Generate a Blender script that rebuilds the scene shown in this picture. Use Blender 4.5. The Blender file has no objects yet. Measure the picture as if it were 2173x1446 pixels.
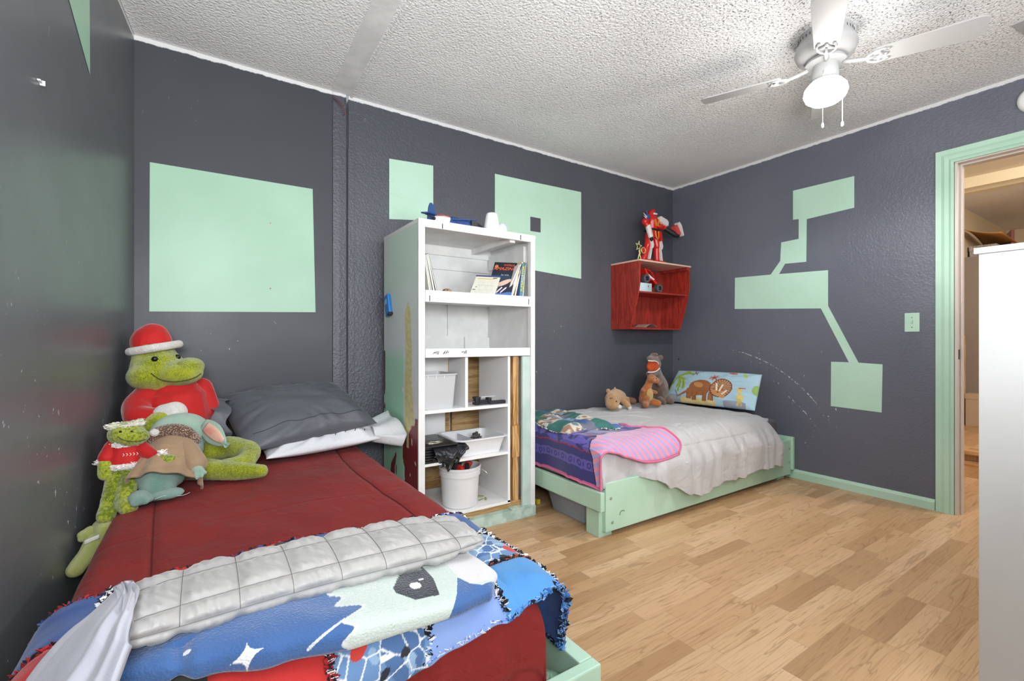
import bpy, bmesh, math, random
import numpy as np
from mathutils import Vector, Matrix, noise
random.seed(7)
PI = math.pi
SC = bpy.context.scene
COL = SC.collection

# ---------------------------------------------------------------- camera, world, light, exposure
cam_d = bpy.data.cameras.new('camera'); cam_d.sensor_width = 36; cam_d.lens = 982.6/2173*36
cam_d.clip_start = 0.05; cam_d.clip_end = 60
cam = bpy.data.objects.new('camera', cam_d); COL.objects.link(cam)
cam.location = (0, 0, 1.009); cam.rotation_euler = (PI/2, 0, -math.radians(33.63))
SC.camera = cam
SC.view_settings.view_transform = 'Standard'; SC.view_settings.look = 'None'
SC.view_settings.gamma = 1; SC.view_settings.use_curve_mapping = False
SC.view_settings.exposure = -0.14
W = bpy.data.worlds.new('daylight'); SC.world = W; W.use_nodes = True
W.node_tree.nodes['Background'].inputs[0].default_value = (0.85, 0.93, 1, 1)
W.node_tree.nodes['Background'].inputs[1].default_value = 1.0
def area(name, loc, aim, size, power, color=(1,1,1)):
    l = bpy.data.lights.new(name, 'AREA'); l.shape = 'RECTANGLE'; l.size, l.size_y = size
    l.energy = power; l.color = color
    o = bpy.data.objects.new(name, l); COL.objects.link(o); o.location = loc
    o.rotation_euler = (Vector(aim)-Vector(loc)).to_track_quat('-Z', 'Y').to_euler()
    return o
area('window_fill_light', (0.7, -1.78, 1.55), (1.3, 0.6, 1.5), (2.0, 1.3), 38, (0.92, 0.97, 1))  # unseen fill light added at the made-up opening behind the camera
area('ceiling_bounce_fill', (1.1, -0.5, 1.25), (1.4, 0.35, 2.42), (0.9, 0.9), 40, (0.97, 0.985, 1))  # unseen fill light added to brighten the ceiling
area('ceiling_bounce_fill_left', (-0.12, -0.45, 1.35), (0.05, 0.75, 2.42), (0.5, 0.5), 64, (0.97, 0.985, 1))  # second added fill light, lifts the left ceiling and the bookcase side
area('hall_fill_light', (4.5, -0.6, 2.2), (5.6, 0.9, 1.3), (0.6, 0.6), 62, (1.0, 0.90, 0.78))  # unseen light added to brighten the hall, no fitting there
LAMP = 85.0
sp = bpy.data.lights.new('fan_lamp_downlight', 'SPOT'); sp.energy = 52; sp.spot_size = math.radians(172); sp.spot_blend = .35; sp.shadow_soft_size = .07; sp.color = (.98, .99, 1)
so = bpy.data.objects.new('fan_lamp_downlight', sp); COL.objects.link(so); so.location = (2.38, .975, 2.42-.338)

# ---------------------------------------------------------------- material helpers
def lin(h):
    if not isinstance(h, str): return (*h, 1) if len(h) == 3 else h
    v = [int(h[i:i+2], 16)/255 for i in (0, 2, 4)]
    return tuple((x/12.92 if x <= .04045 else ((x+.055)/1.055)**2.4) for x in v) + (1,)
class G:
    """small node graph builder around one Principled material"""
    def __init__(s, name, base='808080', rough=.5, metal=0, spec=.5, sheen=0, coat=0):
        s.m = bpy.data.materials.new(name); s.m.use_nodes = True
        s.t = s.m.node_tree; s.b = s.t.nodes['Principled BSDF']
        s.b.inputs['Base Color'].default_value = lin(base); s.b.inputs['Roughness'].default_value = rough
        s.b.inputs['Metallic'].default_value = metal; s.b.inputs['Specular IOR Level'].default_value = spec
        s.b.inputs['Sheen Weight'].default_value = sheen; s.b.inputs['Sheen Roughness'].default_value = .4
        s.b.inputs['Coat Weight'].default_value = coat
        s.base = lin(base)
    def n(s, k, **kw):
        x = s.t.nodes.new(k)
        for a, v in kw.items(): setattr(x, a, v)
        return x
    def put(s, sock, v):
        if hasattr(v, 'is_output') or isinstance(v, bpy.types.NodeSocket): s.t.links.new(v, sock)
        elif isinstance(v, str): sock.default_value = lin(v)
        else: sock.default_value = v
    def coord(s, k='Object'): return s.n('ShaderNodeTexCoord').outputs[k]
    def map(s, vec, scale=(1,1,1), rot=(0,0,0), loc=(0,0,0)):
        x = s.n('ShaderNodeMapping'); s.put(x.inputs[0], vec); x.inputs[1].default_value = loc
        x.inputs[2].default_value = rot; x.inputs[3].default_value = scale; return x.outputs[0]
    def sep(s, vec): x = s.n('ShaderNodeSeparateXYZ'); s.put(x.inputs[0], vec); return x.outputs
    def noise(s, vec, scale=5, detail=2, rough=.5, dist=0):
        x = s.n('ShaderNodeTexNoise'); s.put(x.inputs['Vector'], vec); x.inputs['Scale'].default_value = scale
        x.inputs['Detail'].default_value = detail; x.inputs['Roughness'].default_value = rough
        x.inputs['Distortion'].default_value = dist; return x.outputs
    def voro(s, vec, scale=5, feature='F1', rnd=1):
        x = s.n('ShaderNodeTexVoronoi', feature=feature); s.put(x.inputs['Vector'], vec)
        x.inputs['Scale'].default_value = scale; x.inputs['Randomness'].default_value = rnd; return x.outputs
    def math(s, op, a, b=0.0, c=None):
        x = s.n('ShaderNodeMath', operation=op); s.put(x.inputs[0], a); s.put(x.inputs[1], b)
        if c is not None: s.put(x.inputs[2], c)
        return x.outputs[0]
    def step(s, v, lo, hi):
        x = s.n('ShaderNodeMapRange', interpolation_type='SMOOTHSTEP'); s.put(x.inputs[0], v)
        x.inputs[1].default_value = lo; x.inputs[2].default_value = hi; return x.outputs[0]
    def mix(s, f, a, b, mode='MIX'):
        x = s.n('ShaderNodeMix', data_type='RGBA', blend_type=mode)
        s.put(x.inputs[0], f); s.put(x.inputs[6], lin(a) if isinstance(a, str) else a); s.put(x.inputs[7], lin(b) if isinstance(b, str) else b)
        return x.outputs[2]
    def ramp(s, f, *stops):
        x = s.n('ShaderNodeValToRGB'); s.put(x.inputs[0], f); e = x.color_ramp.elements
        while len(e) < len(stops): e.new(.5)
        for i, (p, c) in enumerate(stops): e[i].position = p; e[i].color = lin(c)
        return x.outputs[0]
    def color(s, v): s.put(s.b.inputs['Base Color'], v); return s
    def rough(s, v): s.put(s.b.inputs['Roughness'], v); return s
    def bump(s, h, strength=.3, dist=.01, prev=None):
        x = s.n('ShaderNodeBump'); s.put(x.inputs['Height'], h); x.inputs['Strength'].default_value = strength
        x.inputs['Distance'].default_value = dist
        if prev is not None: s.put(x.inputs['Normal'], prev)
        s.put(s.b.inputs['Normal'], x.outputs[0]); return x.outputs[0]
def plain(name, base, rough=.5, metal=0, bump=None, var=None, **kw):
    g = G(name, base, rough, metal, **kw); c = g.coord()
    if bump: g.bump(g.noise(c, bump[0], 3)[0], bump[1], bump[2])
    if var: g.color(g.mix(g.step(g.noise(c, var[1], 3)[0], .38, .62), base, var[0]))
    return g.m
def painted(name, rough=.6, bump=None, sheen=0, metal=0):
    """colour comes from the mesh's own print (attribute Col)"""
    g = G(name, 'ffffff', rough, metal, sheen=sheen)
    a = g.n('ShaderNodeVertexColor', layer_name='Col'); g.color(a.outputs[0])
    if bump: g.bump(g.noise(g.coord(), bump[0], 3)[0], bump[1], bump[2])
    return g.m
def plush(name, a, b, scale=160, rough=.95):
    g = G(name, a, rough, sheen=.6, spec=.15); c = g.coord()
    n1 = g.noise(c, scale, 3, .7)[0]; n2 = g.noise(c, 14, 2)[0]
    g.color(g.mix(g.step(g.math('ADD', g.math('MULTIPLY', n1, .6), g.math('MULTIPLY', n2, .4)), .40, .60), b, a))
    g.bump(n1, .9, .006); return g.m

# ---------------------------------------------------------------- object helpers
def tag(o, label=None, cat=None, group=None, kind=None):
    if label: o['label'] = label
    if cat: o['category'] = cat
    if group: o['group'] = group
    if kind: o['kind'] = kind
    return o
def thing(name, label, cat, loc=(0,0,0), rot=0, group=None):
    o = bpy.data.objects.new(name, None); COL.objects.link(o); o.location = loc
    o.rotation_euler = rot if isinstance(rot, (tuple, list)) else (0, 0, rot)
    o.empty_display_size = .05
    return tag(o, label, cat, group)
def link(name, me, mat=None, parent=None, smooth=False, label=None):
    o = bpy.data.objects.new(name, me); COL.objects.link(o)
    if mat is not None:
        for m in (mat if isinstance(mat, (list, tuple)) else [mat]): me.materials.append(m)
    if smooth:
        me.polygons.foreach_set('use_smooth', [True]*len(me.polygons))
    if parent is not None: o.parent = parent
    if label: o['label'] = label
    return o
def weld_smooth(o, ang=40):
    me = o.data; me.polygons.foreach_set('use_smooth', [True]*len(me.polygons))
    try: me.set_sharp_from_angle(angle=math.radians(ang))
    except Exception: pass
    return o
class MB:
    def __init__(s): s.bm = bmesh.new()
    def box(s, x0, x1, y0, y1, z0, z1, bev=0, mi=0, M=None, rot=None):
        vs = [s.bm.verts.new((x, y, z)) for x in (x0, x1) for y in (y0, y1) for z in (z0, z1)]
        fs = [s.bm.faces.new([vs[i] for i in f]) for f in ((0,1,3,2),(4,6,7,5),(0,4,5,1),(2,3,7,6),(0,2,6,4),(1,5,7,3))]
        for f in fs: f.material_index = mi
        geo = vs
        if bev:
            es = list({e for f in fs for e in f.edges})
            r = bmesh.ops.bevel(s.bm, geom=es, offset=bev, segments=2, profile=.6, affect='EDGES')
            geo = list({v for f in r['faces'] for v in f.verts} | {v for v in vs if v.is_valid})
        if M is not None: bmesh.ops.transform(s.bm, matrix=M, verts=geo)
        return s
    def prism(s, pts, axis, a, b, mi=0):
        """polygon pts in the two other axes, extruded along axis from a to b"""
        def P(p, t):
            return {'x': (t, p[0], p[1]), 'y': (p[0], t, p[1]), 'z': (p[0], p[1], t)}[axis]
        A = [s.bm.verts.new(P(p, a)) for p in pts]; B = [s.bm.verts.new(P(p, b)) for p in pts]
        n = len(pts); fs = [s.bm.faces.new(A), s.bm.faces.new(B[::-1])]
        for i in range(n): fs.append(s.bm.faces.new((A[i], B[i], B[(i+1) % n], A[(i+1) % n])))
        for f in fs: f.material_index = mi
        return s
    def tube(s, pts, r, n=10, cap=True, mi=0):
        pts = [Vector(p) for p in pts]; rs = r if isinstance(r, (list, tuple)) else [r]*len(pts)
        rings = []; up = Vector((0,0,1)); prevx = None
        for i, p in enumerate(pts):
            d = (pts[min(i+1, len(pts)-1)]-pts[max(i-1, 0)])
            d = d.normalized() if d.length > 1e-9 else Vector((0,0,1))
            if prevx is None:
                a = up if abs(d.z) < .9 else Vector((1,0,0)); x = d.cross(a).normalized()
            else: x = (prevx-d*prevx.dot(d)).normalized()
            y = d.cross(x); prevx = x
            rings.append([s.bm.verts.new(p+(x*math.cos(2*PI*k/n)+y*math.sin(2*PI*k/n))*rs[i]) for k in range(n)])
        for A, B in zip(rings, rings[1:]):
            for k in range(n):
                f = s.bm.faces.new((A[k], A[(k+1) % n], B[(k+1) % n], B[k])); f.material_index = mi; f.smooth = True
        if cap:
            f = s.bm.faces.new(rings[0][::-1]); f.material_index = mi; f = s.bm.faces.new(rings[-1]); f.material_index = mi
        return s
    def lathe(s, prof, n=32, c=(0,0,0), cap=True, mi=0):
        rings = []
        for r, z in prof:
            rings.append([s.bm.verts.new((c[0]+r*math.cos(2*PI*k/n), c[1]+r*math.sin(2*PI*k/n), c[2]+z)) for k in range(n)])
        for A, B in zip(rings, rings[1:]):
            for k in range(n):
                f = s.bm.faces.new((A[k], A[(k+1) % n], B[(k+1) % n], B[k])); f.material_index = mi; f.smooth = True
        if cap:
            for R_ in (rings[0][::-1], rings[-1]):
                f = s.bm.faces.new(R_); f.material_index = mi
        return s
    def ball(s, c, r, M=None, seg=20, mi=0):
        rr = r if isinstance(r, (tuple, list)) else (r, r, r)
        mt = Matrix.Translation(c) @ (M if M is not None else Matrix.Identity(4)) @ Matrix.Diagonal((*rr, 1))
        g = bmesh.ops.create_uvsphere(s.bm, u_segments=seg, v_segments=max(8, seg*2//3), radius=1, matrix=mt)
        for v in g['verts']:
            for f in v.link_faces: f.smooth = True; f.material_index = mi
        return s
    def cap(s, a, ra, b, rb, seg=14):
        """tapered capsule"""
        a, b = Vector(a), Vector(b); d = b-a
        n = max(2, int(d.length/(max(ra, rb)*.45))+1)
        return s.chain([a, b], [ra, rb], n, seg)
    def chain(s, pts, rs, sub=6, seg=14):
        pts = [Vector(p) for p in pts]
        s.ball(pts[0], rs[0]*.999, seg=seg); s.ball(pts[-1], rs[-1]*.999, seg=seg)
        P, R_ = [], []
        for i in range(len(pts)-1):
            for k in range(sub):
                t = k/sub; P.append(pts[i].lerp(pts[i+1], t)); R_.append(rs[i]+(rs[i+1]-rs[i])*t)
        P.append(pts[-1]); R_.append(rs[-1])
        for _ in range(2):
            P = [P[0]]+[(P[i-1]+P[i]*2+P[i+1])/4 for i in range(1, len(P)-1)]+[P[-1]]
        return s.tube(P, R_, seg)
    def build(s, name, mat, parent=None, smooth=None, bev=0, label=None, M=None):
        bmesh.ops.recalc_face_normals(s.bm, faces=s.bm.faces)
        if M is not None: bmesh.ops.transform(s.bm, matrix=M, verts=s.bm.verts)
        me = bpy.data.meshes.new(name); s.bm.to_mesh(me); s.bm.free()
        o = link(name, me, mat, parent, label=label)
        if smooth: weld_smooth(o, smooth if smooth is not True else 40)
        if bev:
            m = o.modifiers.new('bevel', 'BEVEL'); m.width = bev; m.segments = 2; m.limit_method = 'ANGLE'
        return o
def fuse(o, vox=.006, sm=4):
    """grow a set of overlapping blobs into one continuous skin"""
    r = o.modifiers.new('skin', 'REMESH'); r.mode = 'VOXEL'; r.voxel_size = vox; r.use_smooth_shade = True
    if sm: c = o.modifiers.new('smooth', 'SMOOTH'); c.iterations = sm; c.factor = .5
    return o
def furry(o, strength=.006, size=.01):
    t = bpy.data.textures.new('pile', 'CLOUDS'); t.noise_scale = size; t.noise_depth = 3
    d = o.modifiers.new('pile', 'DISPLACE'); d.texture = t; d.strength = strength; d.mid_level = .5; d.texture_coords = 'LOCAL'
    return o
def sheet(name, fn, nu, nv, mat, parent=None, thick=0, offset=-1, paint=None, label=None, smooth=True, closed_v=False, uvscale=(1,1), sub=0):
    """grid surface p = fn(u, v), u and v in 0..1; paint(u, v) gives the printed colour at each vertex"""
    V = []; UV = []
    for j in range(nv+1):
        for i in range(nu+1):
            u, v = i/nu, j/nv; V.append(tuple(fn(u, v))); UV.append((u, v))
    F = [(j*(nu+1)+i, j*(nu+1)+i+1, (j+1)*(nu+1)+i+1, (j+1)*(nu+1)+i) for j in range(nv) for i in range(nu)]
    me = bpy.data.meshes.new(name); me.from_pydata(V, [], F); me.update()
    uvl = me.uv_layers.new(name='UVMap')
    li = np.empty(len(me.loops), dtype=np.int32); me.loops.foreach_get('vertex_index', li)
    arr = np.array(UV, dtype=np.float32)[li]*np.array(uvscale, dtype=np.float32); uvl.data.foreach_set('uv', arr.ravel())
    if paint:
        ca = me.color_attributes.new('Col', 'FLOAT_COLOR', 'POINT')
        cs = np.array([lin(paint(u, v)) for u, v in UV], dtype=np.float32); ca.data.foreach_set('color', cs.ravel())
    o = link(name, me, mat, parent, smooth, label)
    if closed_v:
        w = o.modifiers.new('weld', 'WELD'); w.merge_threshold = .0005
    if thick:
        m = o.modifiers.new('cloth_thickness', 'SOLIDIFY'); m.thickness = thick; m.offset = offset
    if sub:
        m = o.modifiers.new('sub', 'SUBSURF'); m.levels = m.render_levels = sub
    return o
def nz(x, y=0, z=0, s=1): return noise.noise(Vector((x*s, y*s, z*s)))
def inpoly(x, y, P):
    c = False; j = len(P)-1
    for i in range(len(P)):
        if (P[i][1] > y) != (P[j][1] > y) and x < (P[j][0]-P[i][0])*(y-P[i][1])/(P[j][1]-P[i][1])+P[i][0]: c = not c
        j = i
    return c
def ell(x, y, cx, cy, rx, ry, a=0):
    dx, dy = x-cx, y-cy; c, s_ = math.cos(a), math.sin(a)
    return ((dx*c+dy*s_)/rx)**2+((-dx*s_+dy*c)/ry)**2 < 1
def seg(x, y, ax, ay, bx, by):
    vx, vy = bx-ax, by-ay; t = max(0, min(1, ((x-ax)*vx+(y-ay)*vy)/(vx*vx+vy*vy+1e-12)))
    return math.hypot(x-ax-t*vx, y-ay-t*vy)
def smooth01(t): t = max(0, min(1, t)); return t*t*(3-2*t)
def interp(x, P):
    if x <= P[0][0]: return P[0][1]
    for (a, va), (b, vb) in zip(P, P[1:]):
        if x <= b: return va+(vb-va)*smooth01((x-a)/(b-a))
    return P[-1][1]
def lettering(name, txt, size, M, mat, parent, depth=.0006, label=None, shear=0, align='CENTER'):
    cu = bpy.data.curves.new(name, 'FONT'); cu.body = txt; cu.size = size; cu.extrude = depth; cu.shear = shear
    cu.align_x = align; cu.align_y = 'CENTER'
    t = bpy.data.objects.new(name, cu); COL.objects.link(t)
    dg = bpy.context.evaluated_depsgraph_get(); dg.update()
    me = bpy.data.meshes.new_from_object(t.evaluated_get(dg)); bpy.data.objects.remove(t); bpy.data.curves.remove(cu)
    me.transform(M); me.name = name
    return link(name, me, mat, parent, label=label)

# ---------------------------------------------------------------- shared materials
MINT = 'b6d8c2'
def mk_mint(name, bumpy, a='b3d6bf', b='badbc8'):
    g = G(name, MINT, .42); c = g.coord()
    g.color(g.mix(g.step(g.noise(c, 3, 3)[0], .3, .7), a, b))
    g.bump(g.noise(c, 95 if bumpy else 22, 3, .6)[0], .35 if bumpy else .12, .006); return g.m
mint_wall = mk_mint('mint_wall_paint', True)
def mk_mintwood():
    g = G('mint_painted_wood', 'b4d6c0', .45); c = g.coord()
    chips = g.step(g.noise(c, 30, 4, .75)[0], .73, .76)
    col = g.mix(g.step(g.noise(c, 4, 3)[0], .3, .7), 'aed2bb', 'badac6')
    g.color(g.mix(chips, col, '8fa597')); g.bump(g.noise(g.map(c, (1, 1, .3)), 40, 3)[0], .12, .004); return g.m
mint_wood = mk_mintwood()
white_paint = plain('white_painted_wood', 'e6e6e4', .45, bump=(35, .12, .003), var=('dcdcdb', 9))
melamine = plain('white_melamine', 'ececec', .3)
white_plastic = plain('white_plastic', 'eeeeee', .32)
black_plastic = plain('black_plastic', '141517', .4)
dark_hole = plain('dark_crack', '1b1b1c', .8)
steel = plain('steel', 'b8b8b8', .3, 1)
screw_mat = plain('screw_head', '9aa39b', .5, .4)
def mk_wood(name, a, b, axis=2, s=1.0, rough=.5):
    g = G(name, a, rough); c = g.coord(); sc = [9*s, 9*s, 9*s]; sc[axis] = .9*s
    n1 = g.noise(g.map(c, tuple(sc)), 1.6, 4, .6, .6)[0]
    w = g.math('SINE', g.math('MULTIPLY', n1, 38)); f = g.noise(g.map(c, tuple(x*9 for x in sc)), 2, 2)[0]
    v = g.math('ADD', g.math('MULTIPLY', w, .28), g.math('MULTIPLY', f, .9))
    g.color(g.mix(g.step(v, .1, .8), b, a)); g.bump(v, .1, .002); return g.m
plywood = mk_wood('plywood', 'c9a878', 'a47e4e', 0, 1.0)
pine = mk_wood('pine_stud', 'd8b07a', 'a9783f', 2, 1.0)
cherry = mk_wood('cherry_stained_wood', 'a8372a', '87251c', 2, 1.3, .38)

# ---------------------------------------------------------------- the room
WA, WB, CZ = 2.747, 3.617, 2.42
def wall_mat(name, base, bumpscale, bstr, arcs=False, chips=.705, white_edge=True, spec=.5):
    g = G(name, base, .38, spec=spec); c = g.coord(); x, y, z = g.sep(c)
    col = g.mix(g.step(g.noise(c, 1.3, 3)[0], .35, .65), base, {'4c4e56': '53555d', '626571': '6a6d78', '484a4f': '4c4e53', '5f6165': '67696d'}.get(base,'56585f'))
    # scratches: paint knocked off to white plaster
    ch = g.step(g.noise(g.map(c, (1, 1, .55)), 46, 3, .65)[0], chips, chips+.012)
    low = g.step(z, 1.5, .3); region = g.step(g.noise(c, 2.1, 2)[0], .47, .6)
    ch = g.math('MULTIPLY', ch, g.math('MULTIPLY', g.math('ADD', low, .12), region))
    col = g.mix(ch, col, 'd8dbdc')
    if arcs:
        for cy_, cz_, r, y0, y1 in ((2.35, -.10, 1.047, 1.50, 2.20), (2.30, -.14, .93, 1.52, 1.78)):
            dy = g.math('SUBTRACT', y, cy_); dz = g.math('SUBTRACT', z, cz_)
            d = g.math('SQRT', g.math('ADD', g.math('MULTIPLY', dy, dy), g.math('MULTIPLY', dz, dz)))
            on = g.step(g.math('ABSOLUTE', g.math('SUBTRACT', d, r)), .005, .002)
            on = g.math('MULTIPLY', on, g.step(g.noise(c, 60, 2)[0], .5, .56))
            on = g.math('MULTIPLY', on, g.math('MULTIPLY', g.step(y, y0, y0+.1), g.step(y, y1, y1-.1)))
            col = g.mix(on, col, 'd0d4d6')
    if white_edge:
        e = g.math('ADD', z, g.math('MULTIPLY', g.noise(c, 22, 4, .7)[0], .022))
        col = g.mix(g.step(e, CZ-.012, CZ-.006), col, 'dcdcdc')
    g.color(col)
    b = g.noise(c, bumpscale, 3, .55)[0]
    g.bump(b, bstr, .008); g.rough(g.math('ADD', g.math('MULTIPLY', g.noise(c, 5, 2)[0], .12), .30))
    return g.m
wall_rough = wall_mat('charcoal_orange_peel', '4c4e56', 85, .55)
wall_rough_b = wall_mat('charcoal_orange_peel_side', '626571', 85, .5, arcs=True)
wall_smooth = wall_mat('charcoal_smooth', '484a4f', 16, .10, spec=.2)
wall_left_m = wall_mat('charcoal_satin', '5f6165', 13, .07, chips=.675)
def mk_ceiling():
    g = G('popcorn_ceiling', 'e2e2e2', .85, spec=.2); c = g.coord()
    v = g.voro(c, 75)[0]; n1 = g.noise(c, 95, 3, .7)[0]; x, y, z = g.sep(c)
    h = g.math('ADD', g.math('MULTIPLY', g.math('SUBTRACT', 1, v), .5), g.math('MULTIPLY', n1, .9))
    # dark specks painted as stipple shade under the grazing fan lamp, denser near it
    d = g.n('ShaderNodeVectorMath', operation='DISTANCE'); g.put(d.inputs[0], c); d.inputs[1].default_value = (2.1, .6, CZ)
    near = g.step(d.outputs['Value'], 2.4, .2)
    p = g.noise(c, 105, 2, .6)[0]
    pit = g.math('MULTIPLY', g.step(p, .575, .63), near)  # mask of the painted specks of shade, fading away from the fan
    g.color(g.mix(g.math('MULTIPLY', pit, .9), g.mix(g.step(g.noise(c, 2, 3)[0], .3, .7), 'e8e8e8', 'f0f0f0'), '646468'))
    g.bump(h, .75, .010); return g.m
ceil_m = mk_ceiling()
def mk_floor(name, ax=0):
    g = G(name, 'c29a6b', .33); c = g.coord(); x, y, z = g.sep(c)
    W_ = .066; L_ = .42
    row = g.math('FLOOR', g.math('DIVIDE', y, W_))
    off = g.math('FRACT', g.math('MULTIPLY', g.math('SINE', g.math('MULTIPLY', row, 12.9898)), 437.585))
    u = g.math('ADD', g.math('DIVIDE', x, L_), g.math('MULTIPLY', off, 1.0))
    ln = g.math('FLOOR', u)
    cmb = g.n('ShaderNodeCombineXYZ'); g.put(cmb.inputs[0], ln); g.put(cmb.inputs[1], row)
    wn = g.n('ShaderNodeTexWhiteNoise', noise_dimensions='3D'); g.put(wn.inputs[0], cmb.outputs[0]); r = wn.outputs[0]
    cm2 = g.n('ShaderNodeCombineXYZ'); g.put(cm2.inputs[0], g.math('MULTIPLY', x, .42)); g.put(cm2.inputs[1], g.math('MULTIPLY', y, 6.0)); g.put(cm2.inputs[2], g.math('MULTIPLY', r, 40))
    n1 = g.noise(cm2.outputs[0], 2.0, 3, .55, .7)[0]
    ring = g.math('ABSOLUTE', g.math('SINE', g.math('MULTIPLY', n1, 24)))
    line = g.step(ring, .30, .0)
    cm3 = g.n('ShaderNodeCombineXYZ'); g.put(cm3.inputs[0], g.math('MULTIPLY', x, 9)); g.put(cm3.inputs[1], g.math('MULTIPLY', y, 190)); g.put(cm3.inputs[2], r)
    fine = g.noise(cm3.outputs[0], 1.0, 3)[0]
    base = g.ramp(r, (0, 'ac8660'), (.25, 'bd976f'), (.6, 'c8a37b'), (.85, 'd3b08b'), (1, 'cca67e'))
    col = g.mix(g.math('MULTIPLY', line, .5), base, '8a6340')
    col = g.mix(g.math('MULTIPLY', g.step(fine, .5, .72), .40), col, '946a42')
    fy = g.math('FRACT', g.math('DIVIDE', y, W_)); fx = g.math('FRACT', u)
    joint = g.math('MAXIMUM', g.step(fy, .025, .0), g.step(fx, .006, .0))
    g.color(g.mix(g.math('MULTIPLY', joint, .5), col, '6b4526'))
    g.bump(g.math('SUBTRACT', g.math('MULTIPLY', fine, .2), joint), .15, .002)
    g.rough(g.math('ADD', g.math('MULTIPLY', fine, .12), .30)); return g.m
floor_m = mk_floor('oak_laminate')

def struct(name, mb, mat, parent=None, **kw):
    o = mb.build(name, mat, parent, **kw)
    if parent is None: o['kind'] = 'structure'
    return o
XL = lambda y: -.268-.09*(WA-y)          # the left wall is a little out of square
Y0 = -1.62
struct('floor', MB().box(-1.2, 8.6, Y0-.3, 3.0, -.08, 0), floor_m)
struct('ceiling', MB().prism([(XL(WA+.02), WA), (WB, WA), (WB, Y0), (XL(Y0), Y0)], 'z', CZ, CZ+.08), ceil_m)
struct('wall_back', MB().box(.695, WB+.12, WA, WA+.12, -.02, CZ+.06), wall_rough)
wbs = struct('wall_back', MB().box(-.5, .608, WA-.004, WA+.12, -.02, CZ+.06), wall_smooth)
# the taped marriage-line seam stands a little proud
struct('trim_1', MB().prism([(.600, WA), (.607, WA-.010), (.640, WA-.013), (.678, WA-.011), (.682, WA), (.682, WA+.1), (.6, WA+.1)], 'z', 0, CZ-.004), wall_rough)
struct('trim_2', MB().box(.690, .725, WA-.008, WA+.01, 0, 2.12, .002), wall_rough)
struct('wall_left', MB().prism([(XL(WA+.1), WA+.1), (XL(Y0), Y0), (XL(Y0)-.12, Y0), (XL(WA+.1)-.12, WA+.1)], 'z', -.02, CZ+.06), wall_left_m)
# right wall with the doorway
wb = MB(); dy0, dy1, dz = -.02, .805, 2.035
wb.box(WB, WB+.12, dy1, WA+.12, -.02, CZ+.06); wb.box(WB, WB+.12, dy0, dy1, dz, CZ+.06); wb.box(WB, WB+.12, Y0, dy0, -.02, CZ+.06)
struct('wall_right', wb, wall_rough_b)
# front wall (behind the camera) with an unseen window added for fill light
wf = MB(); wx0, wx1, wz0, wz1 = -.3, 1.7, .9, 2.2; xf0 = XL(Y0)-.1
wf.box(xf0, wx0, Y0-.1, Y0, 0, CZ+.06); wf.box(wx1, WB+.12, Y0-.1, Y0, 0, CZ+.06)
wf.box(wx0, wx1, Y0-.1, Y0, 0, wz0); wf.box(wx0, wx1, Y0-.1, Y0, wz1, CZ+.06)
struct('wall_front', wf, wall_rough)
win = tag(MB().box(wx0, wx1, Y0-.05, Y0-.02, wz0, wz0+.04).box(wx0, wx1, Y0-.05, Y0-.02, wz1-.04, wz1).box(wx0, wx0+.04, Y0-.05, Y0-.02, wz0, wz1).box(wx1-.04, wx1, Y0-.05, Y0-.02, wz0, wz1).box(.68, .72, Y0-.05, Y0-.02, wz0, wz1).build('added_window_1', white_paint), kind='structure')
# taped seam strip on the ceiling
def seam(u, v):
    y = Y0+(WA-Y0)*v; cx = .648-.042*(WA-y)/.85*.4; w = .052
    return (cx+(u-.5)*2*w+nz(y*3, u*2)*.004, y, CZ-.0035*math.sin(PI*min(1, max(0, u)))-.0006)
seam_m = plain('ceiling_tape', 'e6e6e6', .8, bump=(30, .3, .006), var=('d6d6d6', 6), spec=.2)
o = sheet('trim_3', seam, 10, 60, seam_m); o['kind'] = 'structure'
bm = MB()
bm.prism([(.700, CZ), (.704, CZ-.008), (.716, CZ-.008), (.720, CZ)], 'y', 1.0, WA)
struct('trim_4', bm, ceil_m)
# painted mint shapes (thin coats of paint on the walls)
def patch(pts, wall, parent_mat=mint_wall):
    m = MB()
    if wall == 'A': m.prism(pts, 'y', WA-.0055, WA-.002) if max(p[0] for p in pts) < .62 else m.prism(pts, 'y', WA-.0015, WA+.001)
    elif wall == 'B': m.prism(pts, 'x', WB-.0015, WB+.001)
    else:
        A = [m.bm.verts.new((XL(p[0])+.0015, p[0], p[1])) for p in pts]; m.bm.faces.new(A)
        m.bm.normal_update()
    return m
mint_smooth = mk_mint('mint_wall_paint_smooth', False, '9ac1a7', 'a2c8b0')
par = {'A': bpy.data.objects['wall_back'], 'B': bpy.data.objects['wall_right'], 'C': bpy.data.objects['wall_left']}
def paintshape(pts, wall, mat=mint_wall, label=None):
    o = patch(pts, wall).build('painted_shape', mat, par[wall], label=label or 'mint green painted shape'); return o
paintshape([(-.213, 1.145), (.515, 1.166), (.500, 1.847), (-.211, 1.844)], 'A', mint_smooth)
paintshape([(.934, 1.745), (1.221, 1.775), (1.221, 2.128), (.934, 2.111)], 'A')
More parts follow.
